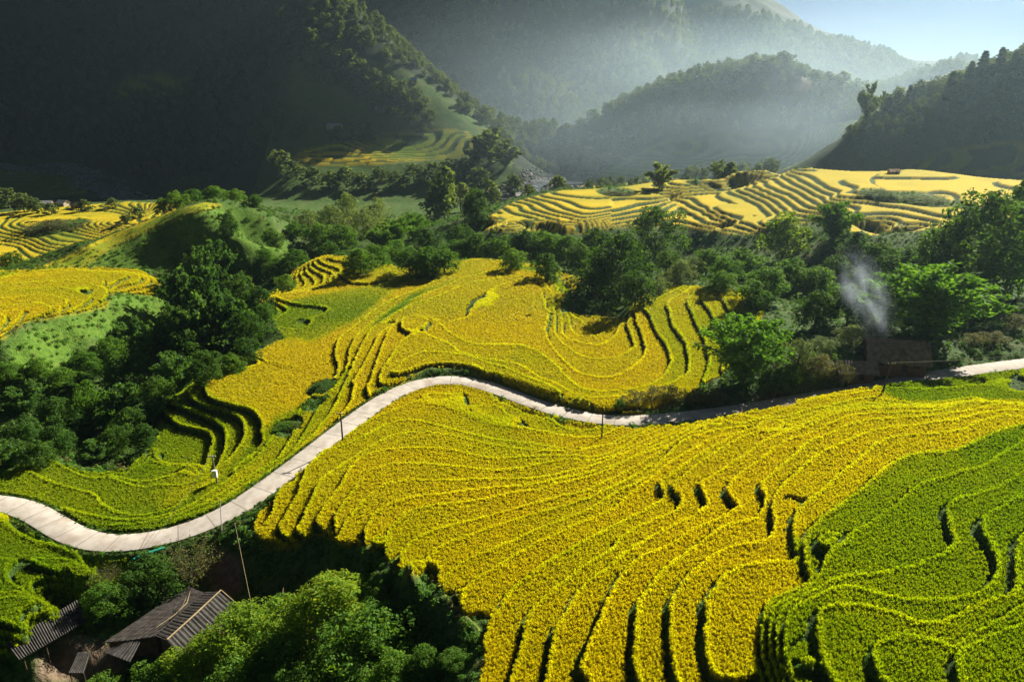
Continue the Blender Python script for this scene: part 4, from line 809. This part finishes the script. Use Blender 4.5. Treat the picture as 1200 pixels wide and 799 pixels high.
M_TEAL = simple('teal_netting', [(.3, (.01, .20, .13)), (.7, (.03, .32, .22))], 4.0)
M_BLUE = simple('blue_tarpaulin', [(.3, (.02, .12, .36)), (.7, (.05, .22, .55))], 2.0, .6)
M_WALLC = simple('cream_wall', [(.3, (.42, .36, .27)), (.7, (.56, .49, .38))], 1.0)
M_WALLR = simple('brown_plank_wall', [(.3, (.12, .06, .035)), (.7, (.22, .12, .075))], 1.5)
M_WALLO = simple('ochre_wall', [(.3, (.38, .24, .11)), (.7, (.48, .32, .16))], 1.0)
M_DARK = simple('dark_opening', [(.3, (.012, .012, .012)), (.7, (.025, .024, .022))], 1.0)
M_WIRE = simple('cable', [(.3, (.05, .05, .05)), (.7, (.09, .09, .09))])
M_WIREL = simple('pale_cable', [(.3, (.30, .29, .26)), (.7, (.40, .38, .34))])
M_STONE = simple('stone', [(.3, (.10, .10, .10)), (.7, (.30, .29, .28))], .6)
def P3(px, py, z):
    x, y = at_z(px, py, z); return np.array([float(x), float(y), z])
def g1(x, y): return float(ground(np.array([float(x)]), np.array([float(y)]))[0])
def mesh_obj(name, V, F, m, parent=None, smooth=False, **props):
    me = bpy.data.meshes.new(name); me.from_pydata([tuple(map(float, v)) for v in V], [], F); me.update(); me.materials.append(m)
    if smooth: me.polygons.foreach_set('use_smooth', np.ones(len(me.polygons), bool))
    return link(bpy.data.objects.new(name, me), parent, **props)
def boxv(c, s, V, F):
    k = len(V); V += [(c[0] + s[0] * a / 2, c[1] + s[1] * b / 2, c[2] + s[2] * d / 2) for d in (-1, 1) for b in (-1, 1) for a in (-1, 1)]
    F += [tuple(k + i for i in f) for f in ((0, 2, 3, 1), (4, 5, 7, 6), (0, 1, 5, 4), (2, 6, 7, 3), (0, 4, 6, 2), (1, 3, 7, 5))]
def box_obj(name, c, s, m, parent=None, **kw):
    V, F = [], []; boxv(c, s, V, F); o = mesh_obj(name, V, F, m, parent, **kw)
    return o
def tube_obj(name, paths, m, parent=None, sides=8, **kw):
    return link(bpy.data.objects.new(name, tubes_mesh(name, paths, m, sides)), parent, **kw)
def sheet(name, a, b_, c, d, ribs, m, parent, amp=.045, along=True, n2=5, sag=.06):
    # corrugated sheet a-b (upper edge) to d-c (lower edge); real waves, real thickness
    n1 = ribs * 4; u = np.linspace(0, 1, n1 + 1)[None, :, None]; v = np.linspace(0, 1, n2 + 1)[:, None, None]
    p = (a * (1 - u) + b_ * u) * (1 - v) + (d * (1 - u) + c * u) * v
    w = np.sin(u * ribs * 2 * math.pi)[..., 0] * amp if along else np.sin(v * ribs * 2 * math.pi)[..., 0] * amp
    p = p.copy(); p[..., 2] += w - sag * np.sin(v[..., 0] * math.pi) + .05 * (np.random.default_rng(3).random((1, n1 + 1)) - .5)
    q = p.copy(); q[..., 2] -= .07; V = np.vstack([p.reshape(-1, 3), q.reshape(-1, 3)]); W = n1 + 1; H = n2 + 1; o = W * H; F = []
    for j in range(n2):
        for i in range(n1):
            k = j * W + i; F += [(k, k + W, k + W + 1, k + 1), (o + k, o + k + 1, o + k + W + 1, o + k + W)]
    rim = [j * W for j in range(H)] + [(H - 1) * W + i for i in range(1, W)] + [j * W + W - 1 for j in range(H - 2, -1, -1)] + list(range(W - 2, 0, -1))
    for i in range(len(rim)): F.append((rim[i], o + rim[i], o + rim[(i + 1) % len(rim)], rim[(i + 1) % len(rim)]))
    return mesh_obj(name, V, F, m, parent)
def walls(name, corners, m, parent, zb, inset=.5):
    c = np.array(corners); mid = c.mean(0); V, F = [], []; n_ = len(c)
    for p in c:
        d = mid - p; d[2] = 0; d = d / np.linalg.norm(d) * inset; V += [(p[0] + d[0], p[1] + d[1], p[2] - .16), (p[0] + d[0], p[1] + d[1], zb)]
    for i in range(n_): F.append((2 * i, 2 * i + 1, 2 * ((i + 1) % n_) + 1, 2 * ((i + 1) % n_)))
    return mesh_obj(name, V, F, m, parent)
def root_at(name, loc, label, cat, rz=0, group=None):
    r = link(bpy.data.objects.new(name, None), label=label, category=cat); r.location = loc; r.rotation_euler = (0, 0, rz); r.empty_display_size = .5
    if group: r['group'] = group
    return r
# lower left farm: main house with two roofs
r0 = root_at('farmhouse', (0, 0, 0), 'old farmhouse with a ridged ribbed roof and a wide grey roof in the lower left', 'house')
b0, b1 = P3(196, 750, -1.6), P3(259, 692, -1.6); b2, b3 = P3(281, 711, -3.4), P3(217, 772, -3.4); b4, b5 = P3(182, 744, -3.0), P3(241, 693, -3.0)
a0, a1 = P3(221, 686, -4.3), P3(122, 752, -4.3); a4, a5 = P3(181, 745, -3.15), P3(241, 694, -3.15); a2, a3 = P3(118, 762, -4.5), P3(152, 775, -4.2)
gz = min(g1(*p[:2]) for p in (b2, b3, a0, a1)) - .5
sheet('roof', b0, b1, b2, b3, 17, M_ROOF2, r0, .07); sheet('roof', b1, b0, b4, b5, 17, M_ROOF, r0, .03)
sheet('lean_to_roof', a5, a4, a1, a0, 9, M_ROOF, r0, .05, False, 28, .12)
sheet('porch_roof', P3(166, 748, -3.7), P3(138, 755, -4.25), a2, a3, 9, M_ROOF2, r0, .05)
tube_obj('ridge_beam', [(np.array([b0 + [0, 0, .14], (b0 + b1) / 2 + [0, 0, .08], b1 + [0, 0, .14]]), [.11, .12, .10])], M_BEAM, r0)
tube_obj('verge_board', [(np.array([b1 + [0, 0, .12], b2 + [0, 0, .12]]), [.08, .08])], M_BEAM, r0)
walls('wall', [b2, b3, b4, b5], M_WALLR, r0, gz); walls('wall', [a0, a1, a4, a5], M_WALLR, r0, gz)
tube_obj('branch', [(np.array([P3(183, 735, -2.7), P3(205, 720, -2.6), P3(219, 706, -2.5), P3(223, 692, -2.1)]), [.05, .07, .06, .03]), (np.array([P3(207, 718, -2.6), P3(214, 710, -2.2), P3(218, 700, -1.8)]), [.045, .04, .02])], M_BEAM, kind='thing', label='bare broken branch lying on the grey tiled farmhouse roof', category='branch')
# left shed
r1 = root_at('shed', (0, 0, 0), 'long low shed with a dark ribbed roof at the lower left corner', 'shed')
c0, c1, c2, c3 = P3(7, 753, -2.6), P3(91, 702, -2.6), P3(101, 728, -3.6), P3(22, 773, -3.6)
sheet('roof', c0, c1, c2, c3, 30, M_ROOF2, r1, .06); gz = min(g1(*c2[:2]), g1(*c3[:2])) - .4
walls('back_wall', [c0, c1, c1 * .9 + c2 * .1, c0 * .9 + c3 * .1], M_WOOD, r1, gz, .25)
for f in (.04, .36, .68, .97):
    p = c3 * (1 - f) + c2 * f; tube_obj('post', [(np.array([[p[0], p[1] + .3, gz], [p[0], p[1] + .3, p[2]]]), [.09, .08])], M_WOOD, r1)
r2 = root_at('lean_to', (0, 0, 0), 'small tilted ribbed roof on posts between the shed and the farmhouse', 'shelter')
d0, d1, d2, d3 = P3(91, 764, -4.0), P3(106, 763, -4.0), P3(98, 788, -4.6), P3(80, 788, -4.6)
sheet('roof', d0, d1, d2, d3, 9, M_ROOF2, r2, .05)
for p in (d0, d1, d2, d3): q = p * .9 + (d0 + d1 + d2 + d3) * .025; tube_obj('post', [(np.array([[q[0], q[1], g1(*q[:2]) - .3], [q[0], q[1], q[2] - .05]]), [.06, .06])], M_WOOD, r2)
# hut behind the road on the right
def gable(name, label, loc, rz, w, d, hw, hr, m_wall, m_roof, over=.5, group=None, ribs=None, door=True, wins=2):
    r = root_at(name, loc, label, 'house', rz, group); V = [(-w / 2, -d / 2, -1.2), (w / 2, -d / 2, -1.2), (w / 2, d / 2, -1.2), (-w / 2, d / 2, -1.2), (-w / 2, -d / 2, hw), (w / 2, -d / 2, hw), (w / 2, d / 2, hw), (-w / 2, d / 2, hw), (-w / 2, 0, hw + hr - .1), (w / 2, 0, hw + hr - .1)]
    mesh_obj('wall', V, [(0, 1, 5, 4), (2, 3, 7, 6), (1, 2, 6, 9, 5), (3, 0, 4, 8, 7)], m_wall, r)
    e = hr / (d / 2); A_ = lambda x, y: np.array([x, y, hw + hr - abs(y) * e + .06]); x0 = w / 2 + over; y0 = d / 2 + over; ribs = ribs or int(w * 2)
    sheet('roof', A_(-x0, -.02), A_(x0, -.02), A_(x0, -y0), A_(-x0, -y0), ribs, m_roof, r, .03); sheet('roof', A_(x0, .02), A_(-x0, .02), A_(-x0, y0), A_(x0, y0), ribs, m_roof, r, .03)
    if door:
        dd = box_obj('door', (w * .12, -d / 2 - .02, 1.0), (1.0, .08, 2.0), M_DARK, r); box_obj('handle', (w * .12 + .38, -d / 2 - .09, 1.0), (.05, .06, .14), M_METAL, dd)
    for i in range(wins):
        x = -w * .30 + i * w * .62 if wins > 1 else -w * .25
        f = box_obj('window', (x, -d / 2 - .02, 1.45), (1.1, .08, .9), M_DARK, r); box_obj('sill', (x, -d / 2 - .10, .96), (1.3, .14, .07), M_WOOD, f)
    return r
x, z = at_y(1048, 420, 149); zz = g1(x, 149); print('hut ground', zz, project(float(x), 149, zz))
h0 = gable('hut', 'old hut with a dark brown pitched roof and smoke rising beside the upper road', (float(x), 149, zz), R(-14), 10.5, 8, 2.5, 3.0, M_WALLR, M_ROOFH, .9, None, 20)
x, z = at_y(1003, 425, 146); zz = g1(x, 146)
h1 = gable('hut', 'low side hut with a pale roof edge left of the smoking hut', (float(x), 146, zz), R(-8), 6.5, 4.5, 2.0, 1.3, M_WALLR, M_ROOFH, .8, None, 14, True, 1)
def bag(px, py, y, rad, m, name, label, cat):
    x, _ = at_y(px, py, y); x = float(x); zz = g1(x, y); V, F = [], []; r = np.random.default_rng(int(px)); nu, nv = 14, 9
    for j in range(nv):
        ph = math.pi * j / (nv - 1)
        for i in range(nu):
            th = 2 * math.pi * i / nu; q = rad * (1 + .12 * math.sin(3 * th + 2 * ph) + .05 * r.normal()); V.append((x + q * math.sin(ph) * math.cos(th), y + q * .8 * math.sin(ph) * math.sin(th), zz + rad * .55 + q * .75 * math.cos(ph)))
    for j in range(nv - 1):
        for i in range(nu): F.append((j * nu + i, (j + 1) * nu + i, (j + 1) * nu + (i + 1) % nu, j * nu + (i + 1) % nu))
    mesh_obj(name, V, F, m, None, True, label=label, category=cat)
bag(1019, 429, 145, .8, M_WHITE, 'sack', 'rounded white plastic sack by the bushes in front of the hut', 'sack')
bag(52, 779, 63, .55, M_METAL, 'sack', 'grey sack lying under the eaves of the long low shed', 'sack')
bag(72, 760, 66, .45, M_METAL, 'sack', 'smaller grey sack in the yard between the shed and the tilted roof', 'sack')
bag(316, 742, 82, .6, M_BLUE, 'tarpaulin', 'small crumpled blue tarpaulin in the shade right of the roofs', 'tarpaulin')
# far houses
def far_house(px, py, y, w, d, rz, mw, mr, label, group=None, hw=2.8, hr=1.6):
    x, _ = at_y(px, py, y); x = float(x); gable('farmhouse', label, (x, y, g1(x, y) + .2), R(rz), w, d, hw, hr, mw, mr, .6, group, None, True, 2)
far_house(53, 238, 560, 9, 6, 10, M_WALLO, M_METAL, 'far farmhouse with a grey blue roof and an ochre wall left of the white roof')
far_house(74, 240, 556, 7, 5, -20, M_WALLC, M_WHITE, 'far farmhouse with a bright white roof by the valley paddies')
far_house(90, 244, 545, 6, 5, 5, M_WALLO, M_ROOF, 'small ochre hut with a brown roof right of the white roofed farmhouse')
far_house(393, 156, 745, 13, 8, -12, M_WALLC, M_METAL, 'valley farmhouse with a broad grey roof beside the yellow steps of the bright terraces')
far_house(447, 152, 762, 9, 6, 8, M_WALLC, M_METAL, 'small grey roofed house behind the bright valley terraces')
far_house(1047, 203, 412, 5, 3.5, 5, M_WALLO, M_WALLO, 'tiny field hut with a reddish roof on the crest of the far hill', None, 1.8, 1.0)
for px, py, y, w, mr, lb in ((560, 222, 520, 8, M_METAL, 'grey roofed house among the trees left of the far hill crest'), (612, 206, 590, 9, M_WHITE, 'white walled house by the stony river'), (586, 214, 560, 7, M_ROOF, 'brown roofed house in the trees near the river'),
        (668, 192, 760, 10, M_BLUE, 'blue roofed house in the misty valley'), (690, 186, 790, 9, M_METAL, 'grey roofed house right of the blue roof in the misty valley'), (487, 139, 790, 5, M_BLUE, 'tiny blue roofed shed on the dark slope above the terraces')):
    far_house(px, py, y, w, w * .65, 15 - px % 30, M_WALLC, mr, lb)
# poles
def pole(px, pb, pt, z, m, label, lean=(0, 0), arm=True, box_=None, r_=.13):
    b_ = P3(px, pb, z); b_[2] = g1(b_[0], b_[1]) - .4; _, zt = at_y(px, pt, b_[1]); h = float(zt) - b_[2]
    r = root_at('utility_pole', b_, label, 'pole'); top = np.array([lean[0], lean[1], h])
    tube_obj('shaft', [(np.array([[0, 0, 0], top * .5, top]), [r_ * 1.25, r_ * 1.05, r_ * .8])], m, r)
    if arm:
        V, F = [], []; boxv((top[0], top[1] - .12, h - .45), (1.5, .10, .12), V, F); a = mesh_obj('cross_arm', V, F, m, r)
        for s in (-.62, 0, .62): tube_obj('insulator', [(np.array([[top[0] + s, top[1] - .12, h - .39], [top[0] + s, top[1] - .12, h - .30], [top[0] + s, top[1] - .12, h - .14]]), [.05, .09, .04])], M_WHITE, a)
    if box_:
        bo = box_obj('meter_box', (top[0] * .5 + .05, -.42, h * box_), (.85, .55, 1.35), M_WHITE, r); box_obj('bracket', (top[0] * .5, -.12, h * box_), (.5, .2, .12), M_METAL, bo)
    return b_ + top
pole(705, 516, 478, .8, M_DARKPOLE, 'slim dark utility pole standing in the rice below the middle of the road', arm=False, r_=.12)
pole(402, 520, 482, .4, M_DARKPOLE, 'dark utility pole at the field edge beside the left bend of the road', arm=True, r_=.14)
pw = pole(255, 567, 532, -4.6, M_POLE, 'grey utility pole carrying a white meter box among the green terraces', (-.25, 0), True, .45, .12)
ph = pole(1033, 463, 424, 7.2, M_DARKPOLE, 'leaning wooden utility pole at the upper edge of the rice near the hut', (.9, .2), True, None, .16)
pole(260, 626, 585, -2.4, M_WHITE, 'thin white leaning post by the path turnoff below the road', (.5, .1), False, None, .06)
def wire(name, a, b_, sag, m, label, rad=.03, k=24):
    t_ = np.linspace(0, 1, k)[:, None]; p = a * (1 - t_) + b_ * t_; p[:, 2] -= sag * 4 * (t_ * (1 - t_))[:, 0]
    tube_obj(name, [(p, [rad] * k)], m, None, 5, label=label, category='cable')
e1 = np.array([*map(float, at_y(1260, 409, 128))]); wire('power_line', ph - [0, 0, .2], np.array([e1[0], 128, e1[1]]), .5, M_WIREL, 'pale sagging power line running right from the leaning pole by the hut', .05)
wire('power_line', pw - [0, 0, .3], P3(120, 705, -1.0), .8, M_WIRE, 'thin dark cable crossing the road from the white box pole to the roofs', .018)
wire('power_line', P3(275, 612, 2.0), P3(297, 720, -3.0), .2, M_BEAM, 'thin slack line hanging over the path right of the farmhouse', .03)
def stick(px0, py0, z0, px1, py1, z1, label, rad=.07, m=M_BEAM):
    a, b_ = P3(px0, py0, z0), P3(px1, py1, z1); mid = (a + b_) / 2 + [.1, 0, .1]; tube_obj('dead_trunk', [(np.array([a, mid, b_]), [rad * 1.3, rad, rad * .4])], m, None, 6, label=label, category='dead trunk')
stick(417, 692, 0, 425, 653, 3.4, 'bare pale dead stem leaning in the dark gully below the rice', .07)
stick(437, 693, 0, 427, 676, 1.5, 'short bare pale stick right of the leaning dead stem', .04)
stick(323, 738, -3.5, 332, 688, 0.5, 'curved grey dead trunk in the shade right of the farmhouse', .13)
# teal net frame by the road
r = root_at('net_frame', (0, 0, 0), 'teal green net covered pipe frame below the road beside the twiggy bush', 'frame')
f0, f1 = P3(160, 676, -3.6), P3(161, 648, -1.4); f2 = P3(192, 646, -1.6)
tube_obj('post', [(np.array([[f0[0], f0[1], g1(f0[0], f0[1]) - .3], f0 + [0, 0, .5], [f0[0] + .1, f0[1], f0[2] + 3.0]]), [.18, .17, .17])], M_TEAL, r)
top = np.array([f0[0] + .1, f0[1], f0[2] + 3.0]); tube_obj('rail', [(np.array([top, top + [1.6, 1.5, .1], top + [3.1, 3.0, -.1]]), [.24, .22, .18])], M_TEAL, r)
# green mounds left in the fields
def mound(px, py, y, w, d, h, kind, label):
    x, _ = at_y(px, py, y); x = float(x); rt = root_at('shrub_mound', (x, y, g1(x, y) - h * .25), label, 'shrubs')
    for nm, me in PAT[kind][0]: link(bpy.data.objects.new(nm, me), rt)
    rt.scale = (w, d, h)
mound(68, 269, 474, 40, 34, 7, 'olive', 'low oval mound of shrubs in the middle of the flat yellow valley field')
mound(1028, 246, 348, 20, 12, 4, 'pale', 'flat patch of leafy crops on the far hill, the smaller left patch')
mound(1075, 255, 342, 32, 16, 4.5, 'pale', 'flat patch of leafy crops on the far hill, the larger right patch')
mound(724, 237, 412, 18, 16, 2.5, 'olive', 'irregular green patch of weeds in the golden far hill')
mound(334, 470, 141, 6.5, 4.5, 1.5, 'broad', 'small dark green bush islet in the golden lobe of the middle hill')
mound(376, 432, 160, 6, 9, 1.9, 'dark', 'dark weedy patch in the shaded corner of the golden lobe')
# river with its stones
def water(path, label):
    p = np.array([[*map(float, at_y(a, b_, y)), y] for a, b_, y in path]); p = np.c_[p[:, 0], p[:, 2], [g1(a, b_) for a, b_ in zip(p[:, 0], p[:, 2])]]; p = densify(p, 4.0)
    tg = unit(np.gradient(p[:, :2], axis=0)); nr = np.c_[-tg[:, 1], tg[:, 0]]; w = 17 + 5 * np.sin(np.arange(len(p)) * .21); u = np.linspace(-1, 1, 9)
    X = p[:, :1] + nr[:, :1] * w[:, None] * u; Y = p[:, 1:2] + nr[:, 1:] * w[:, None] * u; Zr = ground(X, Y); Z = .5 * Zr + .5 * Zr.mean(1, keepdims=True) + .9
    me = grid_mesh('river', X, Y, Z); me.materials.append(M_RIVER); link(bpy.data.objects.new('river', me), kind='structure'); return np.c_[X.ravel(), Y.ravel(), Z.ravel()]
m, t = mat('river_water'); M_RIVER = m; pos = N(t, 'NewGeometry').outputs['Position']
c = rgbv(t, noise(t, .22, 6, pos, .7), [(.48, (.030, .036, .038)), (.58, (.09, .10, .10)), (.66, (.62, .64, .66))])
bp = N(t, 'Bump', ins={'Strength': .6, 'Distance': .5, 'Height': noise(t, .7, 4, pos)})
out(t, N(t, 'BsdfPrincipled', ins={'Base Color': c, 'Roughness': .28, 'Specular IOR Level': .5, 'Normal': bp.outputs[0]}).outputs[0])
W = np.vstack([water([(-80, 188, 900), (0, 187, 890), (60, 190, 865), (100, 195, 830), (125, 204, 785), (145, 216, 745), (165, 228, 710), (190, 236, 680), (230, 242, 650)], ''), water([(575, 222, 560), (605, 208, 610), (640, 198, 680), (690, 190, 745), (720, 186, 790)], '')])
def rock(name, seed):
    r = np.random.default_rng(seed); V, F = [], []
    for j in range(5):
        for i in range(7):
            ph = math.pi * (j + .3) / 4.6; th = i * 2 * math.pi / 7; q = r.uniform(.75, 1.1); V.append((q * math.sin(ph) * math.cos(th), q * math.sin(ph) * math.sin(th), .6 * q * math.cos(ph)))
    for j in range(4):
        for i in range(7): F.append((j * 7 + i, (j + 1) * 7 + i, (j + 1) * 7 + (i + 1) % 7, j * 7 + (i + 1) % 7))
    me = fill(bpy.data.meshes.new(name), np.array(V), np.array(F)); me.materials.append(M_STONE); o = bpy.data.objects.new(name, me); HID.objects.link(o); return o
ng_rock = scatter_nodes('stone_scatter', [rock('river_stone', 80), rock('river_stone', 81)])
W = np.repeat(W, 3, 0); W = W + rng.normal(0, 4.5, W.shape) * [1, 1, 0]; W[:, 2] = ground(W[:, 0], W[:, 1]) + .4; h = rng.gamma(2.0, .5, len(W)).clip(.3, 3)
scatter('river_stones', ng_rock, 2, W, np.c_[h, h, h], np.c_[0 * h, 0 * h, rng.uniform(0, 6, len(W))], 0 * h, 0 * h, kind='stuff', label='grey boulders strewn along the stony river bed', category='stones')
# smoke over the hut and mist in the valley
A3 = lambda px, py, y: np.array([float(at_y(px, py, y)[0]), y, float(at_y(px, py, y)[1])])
p0, p1 = A3(1040, 406, 148), A3(992, 292, 168); sm = mist(tuple((p0 + p1) / 2), (6.5, 6.5, float(np.linalg.norm(p1 - p0)) * .66), .10, 'thin pale blue smoke drifting up from the hut', 2.6, 'smoke', (.72, .86, 1.0), .44)
from mathutils import Vector
sm.rotation_euler = Vector(p1 - p0).to_track_quat('Z', 'Y').to_euler()
